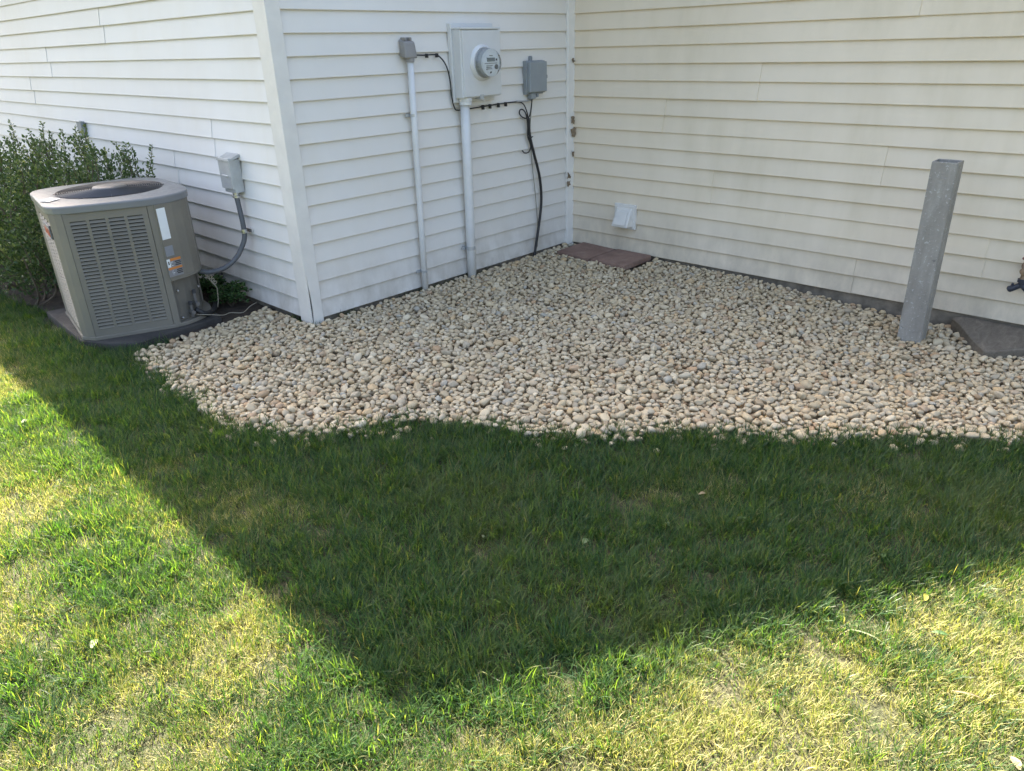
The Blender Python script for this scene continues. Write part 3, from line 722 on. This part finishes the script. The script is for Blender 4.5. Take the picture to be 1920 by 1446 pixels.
wp = smoothpath([(-OW-.035, .62, .765), (-OW-.037, .605, .68), (-OW-.042, .585, .58), (-OW-.05, .580, .50), (-2.62, .588, .435), (-2.665, .60, .375), (-2.735, .625, .325), (-2.81, .672, .305), (-2.865, .715, .315)], 14)
wh = obj('flexible_conduit', tube(wp, .0155, 12, ribs=.05), FLEX, smooth=True); tag(wh, 'grey flexible conduit looping from disconnect box down to air conditioner', 'conduit')
ib = min(range(len(wp)), key=lambda i: abs(wp[i].z-.535)); cpnt = wp[ib]
cs = obj('strap', join(lathe((cpnt.x, cpnt.y, cpnt.z-.012), (0, 0, 1), [(0, .0185), (.024, .0185)], 16), box(-OW-.012, -OW+.001, cpnt.y-.035, cpnt.y+.03, cpnt.z-.011, cpnt.z+.011)), STEEL, wh)

# outlet cover behind the shrub
oc = thing('outlet_box', 'small grey weatherproof outlet cover on the siding above the shrub', 'outlet', (-OW, 3.12, .96))
obj('cover', rbox(-OW-.035, -OW+.002, 3.07, 3.17, .97, 1.09, .004), TEL, oc)
obj('hinge', tube([(-OW-.036, 3.068, 1.092), (-OW-.036, 3.172, 1.092)], .006, 8), GALV, oc)

# ------------------------------------------------------------------ electric meter
mt = thing('electric_meter', 'light grey electric meter box with round glass meter on the siding', 'electric meter', (-1.08, 0, 1.22))
obj('mounting_block', rbox(-1.275, -.885, -.026, .004, 1.225, 1.702, .006), MTR, mt)
mb = obj('meter_box', rbox(-1.258, -.905, -.098, -.024, 1.255, 1.665, .007, 3), MTR, mt)
mc = obj('box_cover', rbox(-1.248, -.900, -.108, -.097, 1.262, 1.658, .004), MTR, mt)
obj('box_hood', rbox(-1.262, -.900, -.112, -.022, 1.664, 1.676, .003), MTR, mt)
MC = (-1.078, -.107, 1.464)
rg = obj('socket_ring', lathe(MC, (0, -1, 0), [(0, .112), (.006, .110), (.010, .101), (.022, .099), (.024, .092), (.010, .088)], 48), MTR, mt, smooth=True)
mg = obj('meter_body', lathe((MC[0], MC[1]-.006, MC[2]), (0, -1, 0), [(0, .088), (.020, .088), (.022, .085), (.05, .084), (.062, .078)], 48), plain('meter_grey_body', (.42, .43, .43), .35, .1), mt, smooth=True)
fc = obj('dial_face', lathe((MC[0], MC[1]-.062, MC[2]), (0, -1, 0), [(0, .074), (.012, .074), (.0125, .073)], 48), WHITE, mt)
yd = MC[1]-.0755
obj('display', box(MC[0]-.036, MC[0]+.030, yd-.0012, yd+.001, MC[2]+.008, MC[2]+.030), plain('lcd_grey', (.11, .13, .12), .4, bmp=0), fc)
obj('face_print', join(box(MC[0]-.05, MC[0]+.05, yd-.001, yd+.001, MC[2]-.004, MC[2]-.001), box(MC[0]+.038, MC[0]+.052, yd-.001, yd+.001, MC[2]+.012, MC[2]+.024), *[box(MC[0]-.04, MC[0]-.04+w_, yd-.001, yd+.001, MC[2]-z_, MC[2]-z_+.003) for w_, z_ in ((.05, .018), (.04, .027), (.045, .036))], box(MC[0]-.018, MC[0]+.012, yd-.001, yd+.001, MC[2]+.040, MC[2]+.044), box(MC[0]-.012, MC[0], yd-.001, yd+.001, MC[2]-.058, MC[2]-.050)), INK, fc)['kind'] = 'stuff'
obj('optical_port', lathe((MC[0]+.042, yd, MC[2]-.024), (0, -1, 0), [(-.001, .015), (.005, .015), (.006, .009)], 18), INK, fc)
obj('glass_dome', lathe((MC[0], MC[1]-.028, MC[2]), (0, -1, 0), [(0, .0865), (.04, .0865), (.062, .083), (.078, .073), (.081, .06), (.082, .004)], 48), GLASS, mt, smooth=True)
obj('latch', join(box(-1.11, -1.075, -.111, -.06, 1.243, 1.272), tube([(-1.082, -.112, 1.262), (-1.082, -.114, 1.225)], .003, 6)), GALV, mt)
obj('conduit_hub', lathe((-1.195, -.052, 1.256), (0, 0, -1), [(0, .046), (.018, .046), (.020, .042), (.045, .042)], 24), MTR, mt)
c2 = obj('conduit_pipe', tube([(-1.195, -.045, 1.24), (-1.197, -.044, .8), (-1.20, -.042, .4), (-1.203, -.040, -.06)], .032, 20), PVC, smooth=True)
tag(c2, 'thick pale grey conduit pipe rising from gravel to the electric meter', 'conduit')
st = obj('strap', join(lathe((-1.202, -.041, .232), (0, 0, 1), [(0, .0345), (.026, .0345)], 20), box(-1.252, -1.152, -.014, .002, .233, .257)), GALV, c2)
obj('screw', lathe((-1.158, -.013, .245), (0, -1, 0), [(0, .009), (.012, .009), (.016, .005)], 10), INK, st)
c1 = thing('capped_conduit', 'thin pale grey conduit pipe with a small weathered cap on top', 'conduit', (-1.648, -.03, -.05))
obj('pipe', tube([(-1.628, -.034, 1.51), (-1.634, -.033, 1.0), (-1.640, -.032, .5), (-1.648, -.030, -.05)], .0205, 16), PVC, c1, smooth=True)
for z in (1.17, .16):
    x_ = -1.632 if z > 1 else -1.645
    obj('strap', join(lathe((x_, -.031, z), (0, 0, 1), [(0, .0225), (.018, .0225)], 16), box(x_-.045, x_+.0, -.012, .002, z, z+.018)), GALV, c1)
hd = obj('cap', bevel(hexa([(-1.680, -.062, 1.505), (-1.584, -.062, 1.505), (-1.588, .003, 1.515), (-1.678, .003, 1.515), (-1.678, -.050, 1.600), (-1.592, -.050, 1.600), (-1.590, .003, 1.615), (-1.682, .003, 1.615)]), .014, 3), CAPG, c1, smooth=True)
obj('collar', lathe((-1.628, -.034, 1.508), (0, 0, -1), [(0, .027), (.022, .026)], 16), CAPG, hd)
for dx in (-.022, .016): obj('ridge', bevel(box(-1.636+dx-.008, -1.636+dx+.008, -.045, .0, 1.606, 1.624), .004), CAPG, hd)

# telecom box
tb = thing('telecom_box', 'grey plastic telecom utility box with hinged lid on the siding', 'utility box', (-.46, 0, 1.23))
obj('back_plate', rbox(-.560, -.372, -.030, .002, 1.235, 1.462, .005), TEL, tb)
lidt = obj('lid', rbox(-.556, -.365, -.064, -.028, 1.250, 1.455, .010, 3), TEL, tb)
obj('rim', rbox(-.563, -.360, -.036, -.028, 1.243, 1.460, .003), TEL, tb)
for z in (1.40, 1.29): obj('hinge', tube([(-.562, -.034, z), (-.562, -.034, z+.028)], .006, 8), TEL, tb)
obj('mount_tab', join(rbox(-.498, -.474, -.016, .002, 1.455, 1.492, .004), lathe((-.486, -.016, 1.478), (0, -1, 0), [(0, .007), (.006, .006)], 10)), TEL, tb)
obj('cable_entry', join(rbox(-.525, -.478, -.050, -.006, 1.205, 1.245, .006), lathe((-.44, -.03, 1.242), (0, 0, -1), [(0, .012), (.026, .011)], 12)), TEL, tb)
obj('latch', rbox(-.364, -.355, -.056, -.040, 1.340, 1.362, .002), INK, tb)

def wire(name, pts, r, mat, label, cat='cable', n=8):
    o = obj(name, tube(smoothpath(pts, n), r, 8), mat, smooth=True); return tag(o, label, cat)
cb = wire('cable', [(-1.59, -.02, 1.525), (-1.50, -.012, 1.522), (-1.40, -.013, 1.522), (-1.355, -.016, 1.50), (-1.315, -.018, 1.45), (-1.292, -.018, 1.37), (-1.283, -.018, 1.26), (-1.262, -.014, 1.20), (-1.23, -.012, 1.180), (-1.10, -.012, 1.182), (-.82, -.012, 1.192), (-.66, -.013, 1.194), (-.585, -.016, 1.178), (-.548, -.02, 1.12), (-.535, -.022, 1.06)], .0045, CABLE, 'black cable running along the siding from capped head past the meter')
for x_ in (-1.47, -1.385, -.99, -.92, -.835, -.76): obj('cable_clip', rbox(x_-.006, x_+.006, -.02, .001, (1.506 if x_ < -1.3 else 1.166+(x_+1)*.02), (1.53 if x_ < -1.3 else 1.195+(x_+1)*.02), .002), CABLE, cb)
wire('cable', [(-.50, -.03, 1.21), (-.503, -.025, 1.15), (-.515, -.02, 1.095), (-.545, -.022, 1.075), (-.590, -.02, 1.083), (-.628, -.02, 1.112), (-.622, -.022, 1.138), (-.59, -.024, 1.135), (-.56, -.024, 1.10), (-.547, -.024, 1.03), (-.545, -.022, .95), (-.522, -.022, .90), (-.512, -.02, .865), (-.535, -.02, .835), (-.575, -.018, .832), (-.603, -.016, .852)], .0048, CABLE, 'thin black cable looping under the telecom box and ending in a hook')
kc = wire('cable', [(-.535, -.025, 1.075), (-.532, -.026, 1.0), (-.520, -.026, .93), (-.475, -.026, .80), (-.425, -.026, .66), (-.405, -.026, .55), (-.402, -.026, .45), (-.42, -.027, .33), (-.462, -.03, .17), (-.505, -.035, .02), (-.515, -.04, -.04)], .0105, CABLE, 'thick black service cable hanging down the siding into the gravel')
obj('cable_tie', join(lathe((-.522, -.026, .935), (0, 0, 1), [(0, .016), (.010, .016)], 10), box(-.512, -.492, -.03, -.024, .938, .944)), INK, kc)
wire('cable', [(-.44, -.03, 1.22), (-.455, -.022, 1.215), (-.50, -.014, 1.195), (-.58, -.014, 1.193), (-.66, -.021, 1.199)], .0052, plain('pale_cable', (.33, .33, .32), .5, bmp=0), 'short pale grey cable curving out below the telecom box')
wire('ground_wire', [(-.497, -.032, 1.21), (-.507, -.014, 1.0), (-.487, -.010, .75), (-.452, -.010, .5), (-.44, -.012, .35), (-.433, -.014, .27), (-.46, -.03, .10)], .0028, plain('copper_tarnished', (.22, .21, .17), .6, .3, bmp=0), 'thin bare wire running down beside the thick black cable', 'wire')

# ------------------------------------------------------------------ dryer vent
dv = thing('dryer_vent', 'white plastic dryer vent hood low on the siding', 'vent', (0, -.555, .235))
obj('flange', rbox(-.020, .002, -.654, -.456, .235, .425, .004), VENT, dv)
obj('flange_rim', rbox(-.026, -.018, -.644, -.466, .246, .414, .003), VENT, dv)
hv = [(-.024, -.635, .262), (-.024, -.478, .262), (-.098, -.484, .262), (-.098, -.628, .262), (-.024, -.628, .398), (-.024, -.486, .398), (-.040, -.492, .392), (-.040, -.620, .392)]
hood = obj('hood', bevel(([hv[0], hv[1], hv[2], hv[3], hv[4], hv[5], hv[6], hv[7]], [[0, 1, 2, 3], [7, 6, 5, 4], [0, 4, 5, 1], [1, 5, 6, 2], [2, 6, 7, 3], [3, 7, 4, 0]]), .004), VENT, dv)
obj('hood_panel', bevel(hexa([(-.094, -.612, .280), (-.094, -.500, .280), (-.104, -.500, .278), (-.104, -.612, .278), (-.052, -.604, .375), (-.052, -.508, .375), (-.058, -.508, .374), (-.058, -.604, .374)]), .003), VENT, hood)

# ------------------------------------------------------------------ pavers, post, slab, tap
def paver(cx, cy, hx, hy, rz, z, tx, ty, label):
    v, f = bevel(box(-hx, hx, -hy, hy, -.045, 0), .009, 2)
    E_ = Euler((tx, ty, rz)).to_matrix()
    v = [tuple(E_@Vector(p)+Vector((cx, cy, z))+Vector((noise.noise(Vector(p)*30)*.002, noise.noise(Vector(p)*31+Vector((5, 0, 0)))*.002, 0))) for p in v]
    return tag(obj('paver', (v, f), PAV), label, 'paver', 'red pavers in the corner')
paver(-.183, -.305, .165, .165, R(-3), .060, R(1), R(-2), 'red concrete paver lying right at the inside corner of the house')
paver(-.196, -.653, .168, .165, R(-4), .062, R(-1), R(-2.5), 'red concrete paver beside the corner one, below the dryer vent')

pz = -.10; ph = .957
pp = thing('post', 'grey square hollow post standing in the gravel near the wall', 'post', (-.353, -2.808, -.1))
q = [Vector(p) for p in POSTP]; pc = sum(q, Vector((0, 0)))/4
def sq(s): return [tuple(pc+(p-pc)*s) for p in q]
def ringprism(o, i, z0, z1):
    v = [(x, y, z) for z in (z0, z1) for x, y in o]+[(x, y, z) for z in (z0, z1) for x, y in i]; f = []
    for k in range(4):
        k2 = (k+1) % 4; f += [[k, k2, 4+k2, 4+k], [8+k2, 8+k, 12+k, 12+k2], [4+k, 4+k2, 12+k2, 12+k], [k2, k, 8+k, 8+k2]]
    return v, f
lean = .006
v, f = bevel(ringprism(sq(1.0), sq(.86), pz-.06, ph), .004, 2); v = [(x-lean*(z-pz), y+lean*1.2*(z-pz), z) for x, y, z in v]
obj('shaft', (v, f), POST, pp); obj('hollow_shade_plug', prism(sq(.87), ph-.05, ph-.03), DARK, pp)  # dark plate stands in for the shade down the hollow post

sl_top = [(.018, -2.965, .036), (-.045, -2.93, .032), (-.13, -2.992, .026), (-.30, -3.095, .014), (-.425, -3.183, .006), (-.405, -3.235, .005), (-.27, -3.345, .006), (-.08, -3.56, .014), (.018, -3.60, .030)]
v = [(x, y, z) for x, y, z in sl_top]+[(x+.004, y, z-.085) for x, y, z in sl_top]; n_ = len(sl_top)
sb = obj('flagstone', bevel((v, [list(range(n_)), list(range(n_, 2*n_))[::-1]]+[[(i+1) % n_, i, n_+i, n_+(i+1) % n_] for i in range(n_)]), .008, 2), SLAB)
bm = bmesh.new(); bm.from_mesh(sb.data); bmesh.ops.recalc_face_normals(bm, faces=bm.faces); bm.to_mesh(sb.data); bm.free()
tag(sb, 'dark grey flagstone slab leaning on the foundation under the tap', 'stone slab')

tp = thing('outdoor_tap', 'brass outdoor tap with black two-way hose splitter on the siding', 'tap', (0, -3.215, .26))
TY = -3.222
obj('tap_body', join(tube([(.005, TY, .385), (-.055, TY, .385)], .014, 12), lathe((-.055, TY, .405), (0, 0, -1), [(0, .017), (.02, .020), (.045, .018), (.06, .014), (.085, .016)], 16), lathe((.002, TY, .385), (-1, 0, 0), [(0, .030), (.006, .030)], 18)), BRASS, tp, smooth=False)
obj('tap_handle', join(lathe((-.055, TY, .43), (0, 0, 1), [(0, .020), (.004, .028), (.012, .028), (.015, .012)], 16), tube([(-.055, TY, .40), (-.055, TY, .435)], .008, 8)), plain('tap_handle_red', (.22, .09, .07), .6, .2), tp)
obj('bonnet', lathe((-.070, TY, .372), (-1, .25, 0), [(0, .019), (.016, .019), (.017, .010), (.024, .009)], 14), BRASS, tp)
sp = obj('splitter', join(lathe((-.055, TY, .325), (0, 0, -1), [(0, .024), (.018, .024), (.020, .017), (.05, .017)], 16), tube([(-.055, TY, .292), (-.060, TY+.040, .262)], .015, 12), tube([(-.055, TY, .292), (-.060, TY-.040, .262)], .015, 12), lathe((-.056, TY+.034, .270), (0, .8, -.6), [(0, .017), (.022, .018), (.028, .012)], 14), lathe((-.056, TY-.034, .270), (0, -.8, -.6), [(0, .017), (.022, .018), (.028, .012)], 14)), BLKP, tp)
for s_ in (-1, 1): obj('valve_lever', rbox(-.066, -.050, TY+s_*.040-.006, TY+s_*.040+.006, .272, .296, .003), BLKP, sp)

# ------------------------------------------------------------------ leaves: shrub, weeds, litter
def leaf_cloud(P, D, size, tint, fold=.25, wide=.5):
    """P positions, D directions (tip), one ovate folded leaf each -> verts, faces, tints per face"""
    n = len(P); D = D/np.linalg.norm(D, axis=1)[:, None]
    rnd = rng.normal(size=(n, 3)); sd = np.cross(D, rnd); sd /= np.linalg.norm(sd, axis=1)[:, None]; nm = np.cross(sd, D)
    s = size[:, None]; w = s*wide
    v0 = P; tip = P+D*s - nm*s*.12; m1 = P+D*s*.35; m2 = P+D*s*.7
    l1 = m1+sd*w*.5+nm*w*fold; r1 = m1-sd*w*.5+nm*w*fold; l2 = m2+sd*w*.42+nm*w*fold*.8; r2 = m2-sd*w*.42+nm*w*fold*.8
    V = np.stack([v0, l1, l2, tip, r2, r1, m1, m2], 1).reshape(-1, 3); k = (np.arange(n)*8)[:, None]
    F = np.concatenate([k+np.array([[0, 6, 7, 1]])*0+np.array([[0, 6, 1, 1]])], 1) if False else None
    tri = np.array([[0, 1, 6], [0, 6, 5]]); quad = np.array([[1, 2, 7, 6], [6, 7, 4, 5]]); tri2 = np.array([[2, 3, 7], [7, 3, 4]])
    Fl = []
    for i in range(n):
        o_ = i*8
        Fl += [[o_, o_+1, o_+6], [o_, o_+6, o_+5], [o_+1, o_+2, o_+7, o_+6], [o_+6, o_+7, o_+4, o_+5], [o_+2, o_+3, o_+7], [o_+7, o_+3, o_+4]]
    return V, Fl, np.repeat(tint, 6)
def leaf_obj(name, cloud, mat, parent=None):
    V, F, T = cloud; o = obj(name, (V, F), mat, parent, smooth=False)
    a = o.data.attributes.new('tint', 'FLOAT', 'FACE'); a.data.foreach_set('value', np.asarray(T, dtype=np.float32)); return o

def shrub():
    root = thing('shrub', 'dense dark green small-leaved shrub behind the air conditioner', 'shrub', (-3.15, 2.5, 0))
    lobes = [(-3.20, 1.88, .46, .42, .36, .46), (-2.93, 1.66, .54, .32, .34, .45), (-3.30, 2.40, .48, .44, .45, .50), (-2.95, 2.45, .55, .36, .5, .48), (-3.32, 3.05, .45, .46, .5, .48), (-2.95, 3.2, .5, .36, .5, .48), (-3.35, 3.8, .45, .45, .5, .48), (-2.98, 4.0, .48, .38, .5, .46), (-3.3, 4.6, .42, .45, .5, .44), (-3.0, 5.0, .42, .4, .5, .42), (-3.50, 2.0, .26, .22, .34, .26), (-3.55, 2.6, .27, .24, .40, .27), (-3.60, 3.3, .28, .26, .45, .28), (-3.62, 4.1, .28, .26, .5, .28)]
    P, D, Sz, T = [], [], [], []
    for (cx, cy, cz, rx, ry, rz) in lobes:
        n = (2900 if cy < 3.5 else 1800) if rx > .3 else 1500
        d = rng.normal(size=(n, 3)); d /= np.linalg.norm(d, axis=1)[:, None]
        bumpy = np.array([1+.16*noise.noise(Vector(q)*3.2+Vector((cx*5, cy*5, 0))) for q in d])
        rr = (rng.random(n)**.45)[:, None]*bumpy[:, None]
        p = np.array([cx, cy, cz])+d*rr*np.array([rx, ry, rz])
        ok = (p[:, 2] > .06+.12*rng.random(n)) & (p[:, 0] < -OW-.03)
        p, d = p[ok], d[ok]; k = len(p)
        P.append(p); D.append(d*.7+np.array([0, 0, .5])+rng.normal(size=(k, 3))*.55); Sz.append(rng.uniform(.018, .034, k)); T.append(np.clip(rng.normal(.42, .25, k), 0, 1))
    stems = []
    # upright young shoots on the top
    for i in range(120):
        cx, cy, cz, rx, ry, rz = lobes[rng.integers(0, len(lobes))] if i > 46 else lobes[(1, 0, 3, 1, 2)[rng.integers(0, 5)]]
        a = rng.uniform(0, 6.28); q = math.sqrt(rng.random())*.85
        b0 = np.array([cx+rx*q*math.cos(a), cy+ry*q*math.sin(a), cz+rz*math.sqrt(max(0, 1-q*q))-.12])
        ln_ = rng.uniform(.12, .28)*(1.0 if rng.random() < .7 else 1.25); dr = np.array([rng.normal(0, .22), rng.normal(0, .22), 1]); dr /= np.linalg.norm(dr)
        if b0[0]+dr[0]*ln_ > -OW-.05: continue
        stems.append(tube([tuple(b0), tuple(b0+dr*ln_*.5+rng.normal(size=3)*.008), tuple(b0+dr*ln_)], [.0035, .0026, .0012], 5))
        m_ = int(ln_/.0065); tt = np.linspace(.1, 1, m_)[:, None]; pp_ = b0+dr*ln_*tt; dd = rng.normal(size=(m_, 3)); dd[:, 2] = np.abs(dd[:, 2])*.5+.45
        P.append(pp_+dd*.003); D.append(dd); Sz.append(rng.uniform(.018, .031, m_)); T.append(np.clip(rng.normal(.68, .2, m_), 0, 1))
    for i in range(60):
        cx, cy, cz, rx, ry, rz = lobes[i % len(lobes)]; a = rng.uniform(0, 6.28)
        b0 = (cx+rng.normal(0, .07), cy+rng.normal(0, .1), -.02); e_ = (cx+rx*.75*math.cos(a), cy+ry*.75*math.sin(a), cz+rz*.45)
        if e_[0] > -OW-.04: continue
        mdl = tuple(.5*(b0[j]+e_[j])+rng.normal(0, .04)-(0, 0, .05)[j] for j in range(3))
        stems.append(tube(smoothpath([b0, mdl, e_], 4), [.011-.0008*k for k in range(9)], 6))
    leaf_obj('foliage', leaf_cloud(np.concatenate(P), np.concatenate(D), np.concatenate(Sz), np.concatenate(T), wide=.55), BUSH, root)
    obj('stems', join(*stems), BARK, root)
shrub()

def weed(x, y, n, rad_, label, seed):
    root = thing('weed', label, 'weed', (x, y, 0)); P, D, Sz, T, stems = [], [], [], [], []
    for i in range(n):
        a = rng.uniform(0, 6.28); L = rng.uniform(.5, 1)*rad_; tip = np.array([x+L*.8*math.cos(a), y+L*math.sin(a), rng.uniform(.05, .16)])
        tip[0] = min(tip[0], -OW-.02); b0 = np.array([x, y, .0]); md = (b0+tip)/2+np.array([0, 0, .05])
        pts = smoothpath([tuple(b0), tuple(md), tuple(tip)], 6); stems.append(tube(pts, .0022, 5))
        for p in pts[3:]:
            for _ in range(4):
                d = rng.normal(size=3); d[2] = abs(d[2])*.5; P.append(np.array(p)+d*.004); D.append(d); Sz.append(rng.uniform(.014, .03)); T.append(rng.random())
    leaf_obj('foliage', leaf_cloud(np.array(P), np.array(D), np.array(Sz), np.array(T), wide=.6), WEED, root); obj('stems', join(*stems), BARK, root)
weed(-2.66, .80, 34, .15, 'low leafy green weed at the wall foot beside the gravel edge', 1)
weed(-2.66, 1.12, 30, .17, 'low leafy green weed in the gap behind the flexible conduit', 2)

def flat_leaf(name, x, y, L, Wd, ang, tilt, mat, label, cat='leaf', z=.016, curl=.2):
    n = 7; V = []; zz = float(gz(x, y))+z
    for i in range(n):
        s_ = i/(n-1); w = Wd*math.sin(math.pi*min(.98, .06+s_*.92))**.8*.5
        cz = math.sin(s_*math.pi)*curl*L*.4
        for q_ in (-1, 0, 1): V.append(((s_-.5)*L, q_*w, cz+abs(q_)*w*.35))
    F = []
    for i in range(n-1):
        for j in range(2): F.append([i*3+j, i*3+j+1, (i+1)*3+j+1, (i+1)*3+j])
    E_ = Euler((random.gauss(0, .25), tilt, ang)).to_matrix(); V = [tuple(E_@Vector(p)+Vector((x, y, zz))) for p in V]
    V2 = V+[(a, b_, c-.0006) for a, b_, c in V]; m_ = len(V); F2 = F+[[i+m_ for i in q_[::-1]] for q_ in F]
    o = obj(name, (V2, F2), mat, smooth=True); a = o.data.attributes.new('tint', 'FLOAT', 'FACE'); a.data.foreach_set('value', [.5]*len(F2))
    return tag(o, label, cat)
def ground_at(u_, v_):
    d = fw+rt2*((u_-960)/1367.7)-up2*((v_-723)/1367.7); s_ = (.04-CAM.z)/d.z; p = CAM+d*s_; return p.x, p.y
PG = leafmat('pale_green_leaf', (.11, .17, .075)); MG = leafmat('mid_green_leaf', (.06, .12, .04)); YL = leafmat('yellow_leaf', (.26, .25, .05)); TAN = leafmat('tan_leaf', (.27, .22, .13)); GRL = leafmat('grey_green_leaf', (.17, .20, .12))
for (u_, v_, L, Wd, a, mt_, lb) in (
    (1435, 889, .045, .030, .5, PG, 'pale green fallen leaf in the shaded grass by the gravel'), (1392, 963, .055, .032, 1.9, MG, 'broad green weed leaf in the darkest shaded grass'),
    (1098, 1004, .045, .030, .2, PG, 'pale green leaf in the middle of the shaded lawn'), (1318, 916, .035, .026, 2.4, TAN, 'tan curled leaf in the shaded grass'),
    (1252, 972, .035, .022, 1.1, PG, 'little pale leaf beside a dry stem in the shaded grass'), (905, 995, .022, .016, .9, GRL, 'tiny pale grey-green leaf in the shaded lawn'),
    (1342, 834, .05, .022, -.6, GRL, 'narrow grey-green leaf at the lawn edge by the gravel'), (1738, 1108, .05, .022, .2, YL, 'yellow leaf in the sunlit grass at the shadow edge'),
    (1765, 1175, .05, .016, 1.9, MG, 'green curled leaf in the sunlit grass near the yellow one'), (1627, 1182, .125, .016, -1.35, GRL, 'long grey-green leaf blade lying in the sunlit grass'),
    (1818, 1290, .10, .007, -1.1, TAN, 'long dry straw blade lying in the sunlit grass'), (45, 782, .06, .035, .4, GRL, 'pale leaf in the sunlit lawn near the air conditioner'),
    (172, 1195, .05, .026, .9, GRL, 'pale curled leaf in the dry sunlit lawn'), (1908, 1417, .05, .030, .6, TAN, 'pale tan leaf in the sunlit grass at the lawn far from the wall'),
    (1660, 1030, .045, .024, .3, MG, 'flat green weed leaf in the shade below the post')):
    gx, gy = ground_at(u_, v_); flat_leaf('leaf', gx, gy, L*.8, Wd*.75, a, .1, mt_, lb)
# brown dead leaves caught in the inside corner
for i, (y_, z_, s_, lb) in enumerate(((-.03, 1.45, .022, 'tiny brown dead leaf caught high in the inside corner trim'), (-.034, 1.02, .04, 'brown dead leaf caught in the inside corner level with the black cable loop'), (-.036, .93, .05, 'largest brown crumpled leaf caught in the inside corner trim'), (-.034, .765, .03, 'brown dead leaf caught in the corner at mid height'), (-.034, .60, .035, 'brown dead leaf stuck low in the inside corner'), (-.034, .54, .032, 'lowest brown dead leaf stuck in the inside corner trim'))):
    n = 4; V = []
    for a in range(n):
        for b_ in range(n): V.append((-.024+(a-1.5)*s_*.13+rng.normal(0, .005)-(.05 if i > 3 else 0), y_-.002-(a-1.5)*s_*.17+rng.normal(0, .004), z_+(b_-1.5)*s_*.42+rng.normal(0, .006)))
    F = [[a*n+b_, a*n+b_+1, (a+1)*n+b_+1, (a+1)*n+b_] for a in range(n-1) for b_ in range(n-1)]
    V2 = V+[(x+.002, y-.002, z) for x, y, z in V]; F2 = F+[[j+n*n for j in q_[::-1]] for q_ in F]
    tag(obj('dead_leaf', (V2, F2), DRY), lb, 'leaf', 'dead leaves in the corner')
